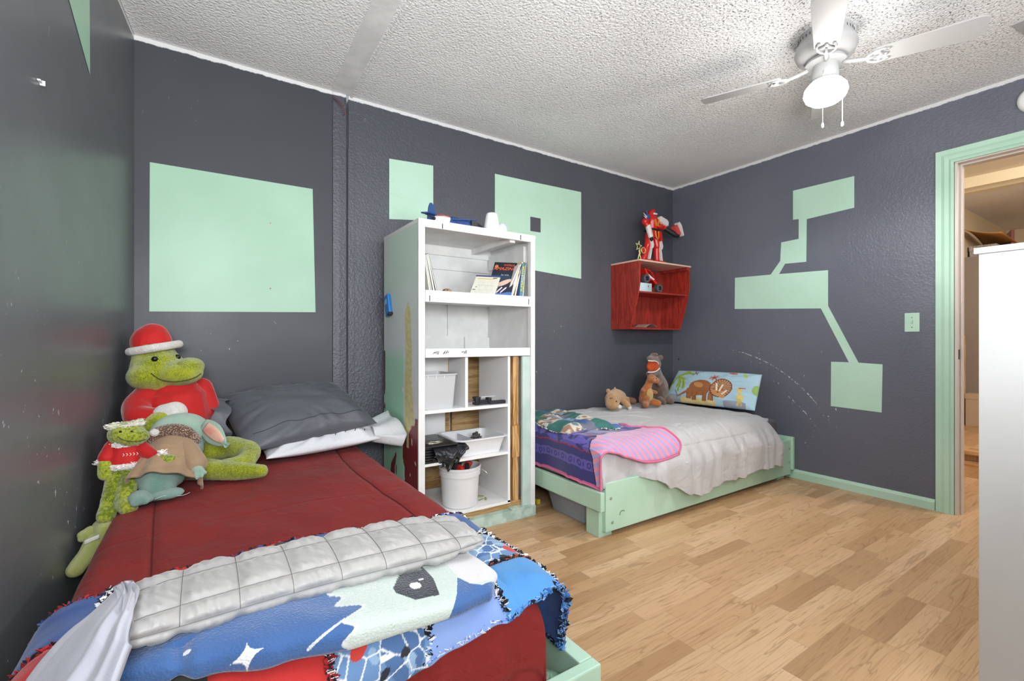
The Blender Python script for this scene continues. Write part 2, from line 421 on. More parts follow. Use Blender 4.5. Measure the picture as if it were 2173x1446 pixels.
# the large shape has a square hole left unpainted
hm = MB()
for q in ([(1.684, 1.543), (1.987, 1.529), (1.987, 2.173), (1.684, 2.169)], [(1.987, 1.529), (2.082, 1.522), (2.082, 1.811), (1.987, 1.811)],
          [(1.987, 1.916), (2.082, 1.916), (2.082, 2.175), (1.987, 2.173)], [(2.082, 1.522), (2.483, 1.497), (2.483, 2.183), (2.082, 2.175)]):
    hm.prism(q, 'y', WA-.0015, WA+.001)
hm.build('painted_shape', mint_wall, par['A'], label='mint green painted shape with a square hole')
paintshape([(1.695, 2.114), (1.309, 2.108), (1.309, 1.897), (1.602, 1.884), (1.605, 1.577), (1.752, 1.583), (1.795, 1.511), (1.465, 1.499), (1.465, 1.250),
            (1.285, .862), (1.154, .856), (1.159, .547), (1.448, .555), (1.446, .862), (1.340, .862), (1.510, 1.235), (2.146, 1.267), (2.143, 1.522), (1.857, 1.514),
            (1.786, 1.609), (1.779, 1.747), (1.656, 1.752), (1.656, 1.896), (1.695, 1.900)], 'B')
paintshape([(2.113, 1.914), (2.105, 2.36), (1.44, 2.36)], 'C', mint_smooth)
# wall plaster ridge line and dangling wires at the seam
wr = thing('loose_wires', 'short red and grey wires poking out at the top of the back wall', 'wire', (.64, WA-.012, 2.36))
MB().tube([(-.034, .0, .02), (-.01, -.02, -.01), (.012, -.03, -.035), (.028, -.02, -.06), (.02, -.015, -.072)], .0022, 6).build('red_wire', plain('red_insulation', '7c2230', .5), wr)
MB().tube([(-.03, 0, .03), (0, -.018, .0), (.025, -.03, -.02), (.034, -.02, .0), (.03, 0, .025)], .0018, 6).build('grey_wire', plain('grey_insulation', '6a5a58', .5), wr)
# nails in walls
for k, (x_, z_) in enumerate(((.292, 1.63), (.292, 1.285))):
    tag(MB().tube([(x_, WA-.004, z_), (x_, WA-.014, z_-.002)], .003, 8).build('wall_nail', plain('rusty_nail', '9a7f62', .5, .5)), ('upper' if k == 0 else 'lower')+' small nail in the large mint square above the red bed', 'nail')
hk = tag(MB().box(-.002, .01, -.02, .02, -.004, .004, .001).box(0, .018, .012, .02, -.012, .012, .001).build('wall_hook', plain('hook_plastic', 'cfd2d4', .4)), 'small white plastic hook on the left wall below the painted triangle', 'hook')
hk.location = (XL(1.70)+.001, 1.70, 1.69); hk.scale = (.6, .55, .55)
# baseboards and casing on the right wall
struct('baseboard_right', MB().prism([(WB, 0), (WB-.014, 0), (WB-.014, .046), (WB-.009, .060), (WB, .064)], 'y', .897, WA-.002), mint_wood)
struct('baseboard_back', MB().prism([(WA, 0), (WA-.014, 0), (WA-.014, .046), (WA-.009, .060), (WA, .064)], 'x', 1.62, WB-.016), mint_wood)
cas = MB()
P = [(0, 0), (-.016, 0), (-.020, .012), (-.013, .022), (-.017, .040), (-.012, .055), (-.015, .080), (0, .083)]
rings = [[cas.bm.verts.new(q) for q in row] for row in ([(WB+a, .813+b, 0) for a, b in P], [(WB+a, .813+b, dz+.004+b) for a, b in P], [(WB+a, -.12, dz+.004+b) for a, b in P])]
for A, B in zip(rings, rings[1:]):
    for k in range(len(P)): cas.bm.faces.new((A[k], A[(k+1) % len(P)], B[(k+1) % len(P)], B[k]))
cas.bm.faces.new(rings[0]); cas.bm.faces.new(rings[-1])
dr = struct('door_1', cas, mint_wood)
jm = plain('door_jamb_paint', 'cfc4bd', .4, bump=(20, .1, .003))
j = MB().box(WB-.004, WB+.125, .798, .812, 0, dz-.003).box(WB+.035, WB+.07, .787, .7985, 0, dz-.004).box(WB-.0035, WB+.124, dy0, .811, dz-.0035, dz+.010).box(WB+.0355, WB+.0695, dy0, .798, dz-.013, dz-.003)
j.build('door_jamb', jm, dr, bev=.002, label='off white door jamb')
MB().box(WB+.006, WB+.028, .7965, .7985, .90, .957).build('strike_plate', plain('aged_steel', '6a5f55', .4, 1), dr, label='tarnished steel strike plate')
# light switch
sw = thing('light_switch', 'mint painted light switch plate beside the doorway', 'light switch', (WB, 1.005, 1.12))
MB().box(-.006, 0, -.036, .036, -.058, .058, .002).build('plate', mint_wood, sw)
MB().box(-.016, -.004, -.004, .004, -.006, .012, .001).build('toggle', mint_wood, sw)
for s_ in (-.03, .03): MB().ball((-.006, 0, s_), (.002, .004, .004), seg=10).build('screw', screw_mat, sw)
sa = thing('smoke_alarm', 'round white smoke alarm high on the wall above the doorway', 'smoke alarm', (WB, .495, 2.272))
MB().lathe([(.0, -.034), (.052, -.034), (.068, -.022), (.070, 0)], 36).build('case', white_plastic, sa, M=Matrix.Rotation(PI/2, 4, 'Y'), smooth=50)
cv = thing('ceiling_vent', 'flat grey metal ceiling vent at the right edge past the fan blade', 'vent', (3.0, .36, CZ))
vm = MB().box(-.02, .24, -.125, .125, -.007, 0, .002)
vm.build('frame', plain('vent_metal', 'a9aaab', .5), cv, M=Matrix.Rotation(math.radians(-8), 4, 'Z'))

# ---------------------------------------------------------------- the hall beyond the doorway
cream = plain('hall_cream_paint', 'd9c6a8', .6, bump=(60, .15, .004)); hx = WB+.12
struct('wall_hall_left', MB().box(hx, 8.6, 1.42, 1.52, -.02, CZ+.1), cream)
struct('wall_hall_far', MB().box(8.5, 8.6, -1.6, 1.5, -.02, CZ+.1), cream)
struct('wall_hall_right', MB().box(hx, 8.6, -1.7, -1.6, -.02, CZ+.1), cream)
hc = mk_ceiling(); hc.name = 'hall_popcorn'
struct('ceiling_hall', MB().box(hx, 8.6, -1.7, 1.52, 2.405, 2.5), hc)
struct('trim_hall_ceiling', MB().box(hx, 5.42, -1.6, 1.42, 2.398, 2.406), plain('hall_flat_ceiling', 'd6cdbd', .7))
struct('trim_hall_beam', MB().box(5.42, 5.47, -1.6, 1.42, 2.31, 2.405).box(5.85, 5.92, -1.6, 1.42, 2.37, 2.405), plain('beam_paint', 'e6d9bd', .6))
tread = mk_wood('step_wood', 'e0b98a', 'c7935c', 1, .6)
st = MB().box(4.97, 8.5, -1.6, 1.42, 0, .148)
struct('floor_hall_platform', st, floor_m)
MBs = MB().box(4.955, 4.972, -1.6, 1.42, 0, .07).box(4.94, 5.02, -1.6, 1.42, .120, .152, .003)
struct('trim_hall_step', MBs, tread)
su = thing('storage_rack', 'grey open storage rack against the hall wall, seen through the doorway', 'shelf', (6.45, 1.16, .148))
gp = plain('rack_grey', '8b8178', .5); dk = plain('rack_dark', '3a302a', .6)
MB().box(.10, .13, .02, .26, 0, 1.72).build('side_panel', gp, su)
MB().box(1.45, 1.48, .02, .26, 0, 1.72).build('side_panel', gp, su)
MB().box(.13, 1.45, .24, .26, 0, 1.72).build('back_panel', dk, su)
for z_ in (.55, 1.02, 1.06, 1.70): MB().box(.13, 1.45, .02, .24, z_, z_+.02).build('shelf', gp, su)
MB().box(.13, 1.45, .02, .035, 0, 1.02).build('door_panel', plain('rack_front', '6e665f', .5), su)
def hallbox(name, label, cat, x0, x1, y0, y1, z0, z1, mat, group=None):
    b = thing(name, label, cat, ((x0+x1)/2, (y0+y1)/2, z0), 0, group)
    a, c_, h_ = (x1-x0)/2, (y1-y0)/2, z1-z0
    MB().box(-a, a, -c_, c_, 0, h_, .003).build('box_body', mat, b)
    MB().box(-a-.004, a+.004, -c_-.004, c_+.004, h_-.05, h_+.004, .003).build('lid', mat, b)
    return b
card = plain('cardboard', 'c08a4e', .7, bump=(30, .15, .003))
hallbox('storage_box', 'tan cardboard box on the hall platform against the wall', 'box', 6.41, 6.75, 1.05, 1.36, .148, .47, plain('tan_card', 'b9a48c', .65))
hallbox('cardboard_box', 'white speckled box on the top of the hall storage rack', 'box', 6.75, 7.6, 1.2, 1.40, 1.868, 2.0, plain('speckled_board', 'b7b2aa', .7, var=('8f8a84', 90)))
cb = tag(sheet('cardboard_sheet', lambda u, v: (6.5+1.25*v, 1.12+.27*u, 2.02+.09*math.sin(v*3+u)*u+.05*(1-v)), 8, 14, card, thick=.006), 'bent brown cardboard sheet lying over the hall storage rack', 'cardboard')
tv = thing('flat_panel', 'grey flat panel leaning on top of the hall storage rack', 'panel', (7.35, 1.22, 2.01), (0, 0, .3))
MB().box(-.25, .25, -.012, .012, 0, .17, .004).build('panel_body', plain('panel_grey', '8d8a86', .4), tv)
MB().box(-.262, -.25, -.014, .014, 0, .17, .004).build('red_edge', plain('panel_red', '7a2a20', .5), tv)
pn = tag(MB().box(6.36, 6.55, 1.385, 1.415, .15, 1.06, .004).build('wood_board', mk_wood('pale_board', 'd9b995', 'b98e63', 2)), 'tall pale wooden board standing against the hall wall', 'board')
cbl = tag(MB().tube([(6.6, 1.22, .152), (6.68, 1.15, .156), (6.8, 1.16, .156), (6.85, 1.05, .154), (7.0, 1.08, .154)], .006, 8).build('black_cable', black_plastic), 'black cable lying on the hall platform beside the box', 'cable')
for k, x_ in enumerate((6.75, 6.95, 7.2)):
    t_ = thing('dark_jar', ('leftmost', 'middle', 'rightmost')[k]+' dark jar on the open shelf of the hall rack', 'jar', (x_, 1.25, .148+1.08), 0, 'jars on the hall rack')
    MB().lathe([(0, 0), (.045, 0), (.05, .02), (.05, .13), (.03, .16), (.03, .19), (0, .19)], 16, cap=False).build('glass', plain('dark_glass', '2a2320', .2), t_)
    MB().lathe([(0, .185), (.034, .185), (.034, .21), (0, .21)], 16, cap=False).build('jar_lid', steel, t_)

# ---------------------------------------------------------------- bookcase
bx0, bx1, by0, by1, bh = .885, 1.60, 2.175, 2.69, 1.615
bc = thing('bookcase', 'tall white open bookcase with a scraped mint and red side, between the beds', 'bookcase', (bx0, by0, 0))
Wd, Dp = bx1-bx0, by1-by0
def side_print(u, v):
    y = u*Dp; z = v*bh                      # y = 0 at the front
    n = nz(y*7, z*5)*.5+nz(y*22, z*14, 3)*.25+nz(y*60, z*20, 9)*.12
    c = np.array((.74, .78, .79))*(.95+.12*nz(y*4, z*1.5, 5))
    t = smooth01((z-1.05+n*.25)/.35); c = c*(1-t)+np.array((.60, .74, .65))*t
    if z < 1.0+n*.05 and z > -.1 and .10+.03*n < y < .62+n*.04:
        w = smooth01((1.0-z)/.12); g_c = np.array((.42, .74, .54)) if y > .2 else np.array((.60, .76, .66)); c = c*(1-w)+g_c*w
    if z < .86+n*.08 and y > .50+.01*n: c = np.array((.72,.75,.76))
    if z > 1.4 and y > .46+n*.06: c = np.array((.66,.69,.69))
    yc = .125+.02*nz(z*4, 2); wd = .040+.022*smooth01((1.0-z)/.4)+n*.012
    if abs(y-yc) < wd and .42+n*.10 < z < 1.22-abs(y-yc)*1.6+n*.05: c = np.array((.74, .68, .33))*(.92+.2*nz(y*30, z*50))
    if (y < .19+n*.06 and z < .56+n*.16-max(0, y-.07)*.8) and not (abs(y-.135) < .016 and z > .45): c = np.array((.22, .022, .028))
    if z < .88+n*.04 and y < .035+n*.04: c = np.array((.74, .78, .79)) if z > .62+n*.1 else np.array((.22, .022, .028))
    if y > .495+n*.012 and z < .95 and z > .5+n: c = np.array((.16, .03, .035))
    if (z < .42+n*.12 and .34+n*.2 < y < .39+n*.2): c = np.array((.22, .022, .028))
    if nz(y*45, z*22, 4) > .60 and z < 1.15: c = np.array((.78, .80, .79))
    return tuple(float(max(0, min(1, q))) for q in c)
sidem = painted('scraped_paint', .45, bump=(24, .15, .004))
sheet('painted_side_face', lambda u, v: (-.0012, u*Dp, v*bh), 110, 300, sidem, bc, paint=side_print, label='side face with mint, tan and dark red paint', smooth=False)
MB().box(0, .018, 0, Dp, 0, bh).build('side_panel', white_paint, bc)
MB().box(Wd-.014, Wd, .02, Dp, 0, bh).build('side_panel', white_paint, bc)
bp = MB().box(.018, Wd-.014, Dp-.012, Dp-.004, 0, bh); bp.build('back_panel', white_paint, bc)
MB().box(.018, .40, Dp-.045, Dp-.0125, .10, .92).box(.42, Wd-.02, Dp-.045, Dp-.0125, .0, .92).build('plywood_back', plywood, bc, label='bare plywood back of the lower half')
MB().box(-.001, .033, -.012, .0, 0, bh, .002).build('front_stile', white_paint, bc)
MB().box(Wd-.030, Wd, -.012, .02, .0, bh, .002).build('front_stile', white_paint, bc)
MB().box(Wd-.085, Wd-.0295, -.006, .012, .06, .92, .002).build('lower_stile', plain('pale_mint_paint', 'c0d2cd', .5, bump=(30, .15, .003), var=('aec6bd', 6)), bc, label='pale mint painted lower stile')
MB().box(Wd-.125, Wd-.088, .03, .07, .02, .92, .002).box(Wd-.135, Wd-.086, .024, .03, .34, .52).build('stud', pine, bc, label='bare pine stud')
MB().box(-.002, Wd+.001, -.013, Dp, bh-.018, bh+.0015).box(.0331, Wd-.03, -.0125, .012, bh-.038, bh-.006, .002).build('top_board', white_paint, bc)
MB().box(.018, Wd-.014, Dp-.05, Dp-.014, bh-.075, bh-.018).box(Wd-.16, Wd-.125, .012, Dp-.05, bh-.05, bh-.018).box(.018, Wd-.014, Dp-.032, Dp-.014, bh-.16, bh-.075).box(Wd-.032, Wd-.014, .06, Dp-.05, bh-.145, bh-.05).build('top_brace', white_paint, bc)
MB().box(.018, Wd-.014, 0, Dp-.014, 1.235, 1.252).build('shelf', white_paint, bc)
MB().box(.034, Wd-.031, -.014, .008, 1.203, 1.262, .002).build('shelf_rail', white_paint, bc)
MB().box(.018, Wd-.014, 0, Dp-.014, .935, .955).build('shelf', white_paint, bc)
MB().box(.034, Wd-.037, -.014, .008, .922, .968, .002).build('shelf_rail', white_paint, bc)
MB().box(.018, .40, Dp-.03, Dp-.0135, .955, 1.04).box(.52, Wd-.014, Dp-.03, Dp-.0135, .955, 1.03).box(.40, .45, Dp-.026, Dp-.0135, .955, 1.235).build('back_brace', white_paint, bc)
# white cube shelving pushed into the lower half
ix1 = 1.436-bx0; idp = .33
MB().box(ix1-.016, ix1, .002, idp, .10, .920).build('inner_side', melamine, bc)
MB().box(.018, ix1, .002, idp, .094, .110).build('inner_bottom', melamine, bc)
MB().box(.018, ix1-.016, .0, idp, .372, .386).build('inner_shelf', melamine, bc)
MB().box(.018, ix1-.016, .0, idp, .638, .654).build('inner_shelf', melamine, bc)
MB().box(.265, .281, .0, .20, .654, .920).build('divider', melamine, bc)
MB().box(.11, .32, idp-.01, idp, .67, .92).box(.018, .30, idp-.01, idp, .386, .638).build('inner_back', melamine, bc)
MB().box(.02, Wd, .02, .10, 0, .09).build('base_board', plywood, bc)
MB().box(.10, Wd-.002, -.022, .028, 0, .058, .002).box(Wd-.17, Wd-.03, -.026, .03, .0575, .064, .002).build('bottom_rail', plain('mint_rail', 'b9cfc6', .5, bump=(30, .2, .003), var=('9db5a9', 16)), bc, label='scuffed mint bottom rail')
for (x_, z0, z1) in ((.125, bh-.036, bh-.010), (Wd-.105, bh-.034, bh-.006), (.055, 1.206, 1.235), (Wd-.05, 1.215, 1.248)): MB().box(x_, x_+.004, -.0150, -.0120, z0, z1).build('crack', dark_hole, bc)
ink = plain('black_ink', '3a3a3c', .6)
for x0 in (.075, .13, .235):
    sm = MB()
    for k in range(5): sm.tube([(x0+k*.007, -.0148, .938+.010*random.random()), (x0+.008+k*.006, -.0148, .950+.01*random.random())], .0014, 5)
    sm.build('scribble', ink, bc, label='small black scribbles on the rail')

# ---------------------------------------------------------------- red wall shelf
rs = thing('hanging_shelf', 'cherry red wooden wall shelf with slanted sides in the corner', 'wall shelf', (2.815, 2.447, 1.10))
rp = [(2.745-2.447, .0), (.095, .0), (.022, .235), (.0, .355), (.0, .532), (2.745-2.447, .532)]
rw = .635
MB().prism(rp, 'x', 0, .014).build('side_panel', cherry, rs, bev=.001)
MB().prism(rp, 'x', rw-.014, rw).build('side_panel', cherry, rs, bev=.001)
MB().box(.014, rw-.014, .284, .297, .0, .52).build('back_panel', cherry, rs)
MB().box(.014, rw-.014, .095, .285, .0, .014).build('bottom_board', cherry, rs)
MB().box(.014, rw-.014, .024, .285, .288, .300).build('shelf', cherry, rs)
MB().box(-.004, rw+.004, -.008, .297, .530, .543, .001).build('top_board', plain('worn_edge_wood', 'd9b6a4', .5, bump=(40, .2, .002)), rs, label='top board with a worn pale edge')
for a_ in (.014, rw-.04): MB().box(a_, a_+.026, .005, .285, .505, .531).build('cleat', cherry, rs)

# ---------------------------------------------------------------- bed frames and mattresses
def screws(pts, ax, par):
    for p in pts: MB().ball(p, (.003, .008, .008) if ax == 'x' else (.008, .003, .008), seg=10).build('screw', screw_mat, par)
b2 = thing('bed_frame', 'low mint painted plank bed frame with short square legs, in the far corner', 'bed', (1.65, 1.68, 0), 0, None)
ox, oy = 1.65, 1.68
MB().box(1.70-ox, 3.585-ox, .015, .052, .03, .281, .004).build('side_rail', mint_wood, b2)
MB().box(1.70-ox, 3.585-ox, .975, 1.01, .03, .281, .004).build('side_rail', mint_wood, b2)
MB().box(0, .028, 0, 1.02, .147, .243, .004).build('foot_board', mint_wood, b2)
MB().box(3.585-ox, 3.61-ox, .0, 1.02, .06, .30, .004).build('head_board', mint_wood, b2)
for (x_, y_) in ((.028, .052), (.028, .88), (1.80, .052), (1.80, .88)): MB().box(x_, x_+.092, y_-.010, y_+.085, 0, .238, .003).build('leg', mint_wood, b2)
MB().box(.13, 1.9, .055, .97, .17, .20).build('slat_deck', pine, b2)
screws([(1.735-ox, .013, .20), (1.745-ox, .013, .075), (3.555-ox, .013, .22), (3.555-ox, .013, .12)], 'y', b2)
MB().tube([(1.80-ox+.02*math.cos(a)+.02, .0145, .105+.016*math.sin(a)) for a in [PI*1.1-k*.35 for k in range(9)]], .0018, 6).build('gouge', plain('gouge_dark', '5d7466', .7), b2)
def rounded(name, x0, x1, y0, y1, z0, z1, r, mat, parent, **k):
    return MB().box(x0, x1, y0, y1, z0, z1, r).build(name, mat, parent, smooth=60, **k)
mt2 = tag(rounded('mattress', 1.70, 3.50, 1.745, 2.72, .203, .435, .03, plain('dark_grey_ticking', '5d5d61', .8, bump=(300, .2, .002)), None), 'dark grey mattress showing at the head of the far bed', 'mattress')
b1 = thing('bed_frame', 'mint painted plank bed frame under the red comforter in the foreground', 'bed', (-.26, .776, 0))
ox, oy = -.26, .776
MB().box(.984, 1.024, .03, 1.93, .03, .262, .004).build('side_rail', mint_wood, b1)
MB().box(.0, .038, .03, 1.93, .03, .262, .004).build('side_rail', mint_wood, b1)
MB().box(0, 1.024, 0, .030, .10, .262, .004).build('foot_board', mint_wood, b1)
MB().box(.04, .98, 1.90, 1.93, .06, .28, .004).build('head_board', mint_wood, b1)
for (x_, y_) in ((.04, .032), (.892, .032), (.04, 1.80), (.892, 1.80)): MB().box(x_, x_+.09, y_, y_+.09, 0, .1495, .003).build('leg', mint_wood, b1)
MB().box(.04, .98, .035, 1.90, .15, .18).build('slat_deck', pine, b1)
screws([(1.025, .12, .2), (1.025, .17, .2)], 'x', b1)
mt1 = tag(rounded('mattress', -.225, .625, .84, 2.70, .185, .415, .03, plain('white_ticking', 'c9c9c6', .8), None), 'mattress hidden under the red comforter of the near bed', 'mattress')
# coil of corrugated green tube in the corner of the near bed frame
gh = thing('coiled_hose', 'coil of ribbed pale green hose in the corner of the near bed frame', 'hose', (.664, .868, .181))
gm = plain('pale_green_hose', '9fc0a8', .45)
m = MB()
for k in range(6):
    r = .012+.0085*k
    m.tube([(r*math.cos(a*.2618), r*math.sin(a*.2618), .036-.005*k) for a in range(25)], .0056, 8, cap=False)
m.lathe([(0, 0), (.054, 0), (.052, .012), (.012, .034), (0, .034)], 28, cap=False)
m.build('hose_coil', gm, gh)

# ---------------------------------------------------------------- white chest beside the door
ch = thing('chest_of_drawers', 'tall white chest with an overhanging top in the right foreground', 'chest', (1.797, .354, 0))
chm = plain('white_laminate', 'c2c4c4', .45, bump=(60, .06, .002), var=('bec0c0', 3))
MB().box(0, .48, -.80, 0, .0, 1.249, .001).build('body', chm, ch)
MB().box(-.012, .49, -.81, .008, 1.2495, 1.266, .001).build('top', chm, ch)
for k in range(4): 
    d_ = MB().box(.48, .498, -.79, -.01, .05+.3*k, .33+.3*k, .003).build('drawer', chm, ch)
    MB().tube([(.498, -.46, .19+.3*k), (.52, -.45, .19+.3*k), (.52, -.35, .19+.3*k), (.498, -.34, .19+.3*k)], .005, 8).build('handle', steel, d_)

# ---------------------------------------------------------------- ceiling fan
fx, fy = 2.38, .975
fan = thing('ceiling_fan', 'white four bladed ceiling fan with a lit frosted globe and two pull chains', 'ceiling fan', (fx, fy, CZ))
fw = plain('fan_enamel', 'b4b4b4', .35); fwd = plain('fan_blade_white', 'b2b2b1', .45)
MB().lathe([(0, 0), (.105, 0), (.108, -.035), (.118, -.05), (.124, -.075), (.112, -.105), (.085, -.118), (.060, -.125), (0, -.125)], 48, cap=False).build('motor_housing', fw, fan, smooth=45)
m = MB()
for k in range(36):
    a = k/36*2*PI; m.box(-.0012, .0012, .106, .1085, -.030, -.018, M=Matrix.Rotation(a, 4, 'Z'))
m.build('vent_slot', plain('vent_dark', '3b3b3d', .7), fan)
MB().lathe([(0, -.12), (.078, -.125), (.082, -.138), (.070, -.146), (0, -.146)], 40, cap=False).build('hub', fw, fan, smooth=45)
MB().lathe([(0, -.146), (.050, -.146), (.052, -.205), (.048, -.212), (.058, -.220), (0, -.220)], 40, cap=False).build('switch_housing', fw, fan, smooth=45)
for deg in (112.6, 203.6, 23.6, 292.6):
    Rz = Matrix.Rotation(math.radians(deg-90), 4, 'Z'); pit = Matrix.Rotation(math.radians(-12), 4, 'Y')
    bl = MB()
    L0, L1 = .175, .535
    pr = [(-.046, L0+.012), (-.034, L0), (.034, L0), (.046, L0+.012), (.060, L1-.04)]
    pr += [(.060-.03*(1-math.cos(a)), L1-.04+.04*math.sin(a)) for a in [PI/2*k/6 for k in range(1, 7)]]
    pr += [(-.030-.03*math.sin(a), L1-.04+.04*math.cos(a)) for a in [PI/2*k/6 for k in range(0, 7)]]
    bl.prism(pr, 'z', -.003, .003)
    T = Matrix.Translation((0, 0, -.160)) @ Rz @ pit
    bo = bl.build('blade', fwd, fan, M=T, bev=.0008)
    br = MB(); br.tube([(0, .068, .012), (0, .10, .004), (0, .150, -.006), (0, .185, -.007)], [.010, .008, .008, .005], 8)
    for s_ in (-1, 1):
        br.tube([(0, .150, -.006), (s_*.020, .160, -.007), (s_*.033, .182, -.007), (s_*.036, .205, -.006), (s_*.028, .222, -.006)], [.007, .006, .006, .005, .006], 8)
        br.tube([(s_*.034, .190, -.007), (s_*.014, .198, -.007), (0, .215, -.007)], .0045, 8)
        br.ball((s_*.028, .222, -.007), (.008, .008, .004), seg=10)
    br.ball((0, .215, -.007), (.009, .009, .005), seg=10)
    br.build('blade_iron', fw, bo, M=T)
gl = G('frosted_lit_globe', 'ffffff', .4); gl.b.inputs['Emission Color'].default_value = (1, .97, .93, 1); nz_ = gl.sep(gl.n('ShaderNodeNewGeometry').outputs['Normal'])[2]   # emission shaped by facing: upward side dimmed to spare the ceiling above
gl.put(gl.b.inputs['Emission Strength'], gl.math('MULTIPLY', gl.math('ADD', gl.math('MULTIPLY', gl.step(nz_, .55, -.05), .9), .1), LAMP))
MB().lathe([(0, -.326), (.031, -.323), (.058, -.313), (.078, -.296), (.087, -.273), (.083, -.250), (.068, -.230), (.052, -.216), (0, -.216)], 48, cap=False).build('glass_globe', gl.m, fan, smooth=80, label='glowing frosted glass globe')
for (a, ln) in ((196, .185), (-22, .135)):
    a = math.radians(a); c_, s_ = math.cos(a), math.sin(a); m = MB()
    for k in (0,): m.tube([(.05*c_, .05*s_, -.19), (.086*c_, .086*s_, -.232), (.094*c_, .094*s_, -.26), (.094*c_, .094*s_, -.26-ln)], .0016, 6)
    m.lathe([(0, .010), (.0035, .006), (.006, -.004), (.0055, -.012), (0, -.016)], 12, (.094*c_, .094*s_, -.26-ln-.006), cap=False)
    m.build('pull_chain', white_plastic, fan)

# ---------------------------------------------------------------- cloth
def fabric(name, a, rough=.5, sheen=.3, b=None, weave=700, str_=.12, wr=0):
    g = G(name, a, rough, sheen=sheen, spec=.4); c = g.coord()
    if b: g.color(g.mix(g.step(g.noise(c, 3, 3)[0], .35, .65), a, b))
    p = None
    if wr: p = g.bump(g.noise(g.map(c, (1, .55, 1)), 13, 3, .55, .8)[0], wr, .03)
    g.bump(g.noise(c, weave, 2)[0], str_, .001, p); return g.m
def fold1(a, lo, hi, r):
    s = 1
    if lo <= a <= hi: return a, 0.0
    if a < lo: e, base, s = lo-a, lo, -1
    else: e, base = a-hi, hi
    q = r*PI/2
    if e < q: t = e/r; return base+s*r*math.sin(t), r*(1-math.cos(t))
    return base+s*r, r+(e-q)
def interp_lin(x, P):
    for (a, va), (b, vb) in zip(P, P[1:]):
        if x <= b: return va+(vb-va)*(x-a)/(b-a)
    return P[-1][1]
def groove(d, w=.010, h=.006): return -h*math.exp(-(d/w)**2)
# red comforter on the near bed
def top1(x, y):
    h = .452+.016*math.sin(PI*min(1, max(0, (x+.26)/.92)))+.010*nz(x*3, y*2.2, 1)+.005*nz(x*9, y*7, 2)
    d1 = abs(x+.115-.03*math.sin(y*2)+(.0 if y > 1.3 else (1.3-y)*.1)); d2 = abs(y-1.66-.02*math.sin(x*7)); d3 = abs(x-.545+.02*math.sin(y*4)); d4 = abs(y-2.05-x*.25)
    h += groove(d1)+groove(d3)+groove(d2, .007, .002)+groove(d4, .007, .003)
    return h
def comf1(u, v):
    a = -.42+1.22*u; b = .49+2.21*v
    hi = .575+.065*smooth01((b-.95)/.25); x, dx = fold1(a, -.20, hi, .055); y, dy = fold1(b, .865, 9, .05)
    z = top1(x, max(y, .83))-dx-dy
    if dy > .02:
        t = min(1, (dy-.02)/.1); w = math.sin(x*46+nz(x*8, 3)*3)*.006+nz(x*14, dy*5, 4)*.010
        y = min(.832, y+w*t); z += 0
        if abs(x-.36) < .01: y += .003
        y += .004*math.exp(-((dy-.17)/.008)**2)*(1 if x > .35 else 0)
    if dx > .02: x += (1 if x > 0 else -1)*nz(y*9, dx*6, 5)*.008*min(1, (dx-.02)/.08)
    return (x, y, max(.195, z))
red_m = fabric('crimson_microfibre', '84201f', .7, .04, '7a1b1b', wr=.3)
com1 = sheet('comforter', comf1, 190, 330, red_m, thick=.006)
tag(com1, 'dark red comforter spread over the near bed', 'comforter')
seam_m = plain('dark_red_thread', '4c1213', .8)
for nm_, f_ in (('a', lambda y: -.115+.03*math.sin(y*2)-(.0 if y > 1.3 else (1.3-y)*.1)), ('b', lambda y: .545-.02*math.sin(y*4))):
    MB().tube([(f_(1.3+.012*i), 1.3+.012*i, top1(f_(1.3+.012*i), 1.3+.012*i)+.0032) for i in range(95)], .0013, 5).build('seam', seam_m, com1)
MB().tube([(.36, .8255-.0, .455-.014*i) for i in range(3, 19)], .0013, 5).build('seam', seam_m, com1)

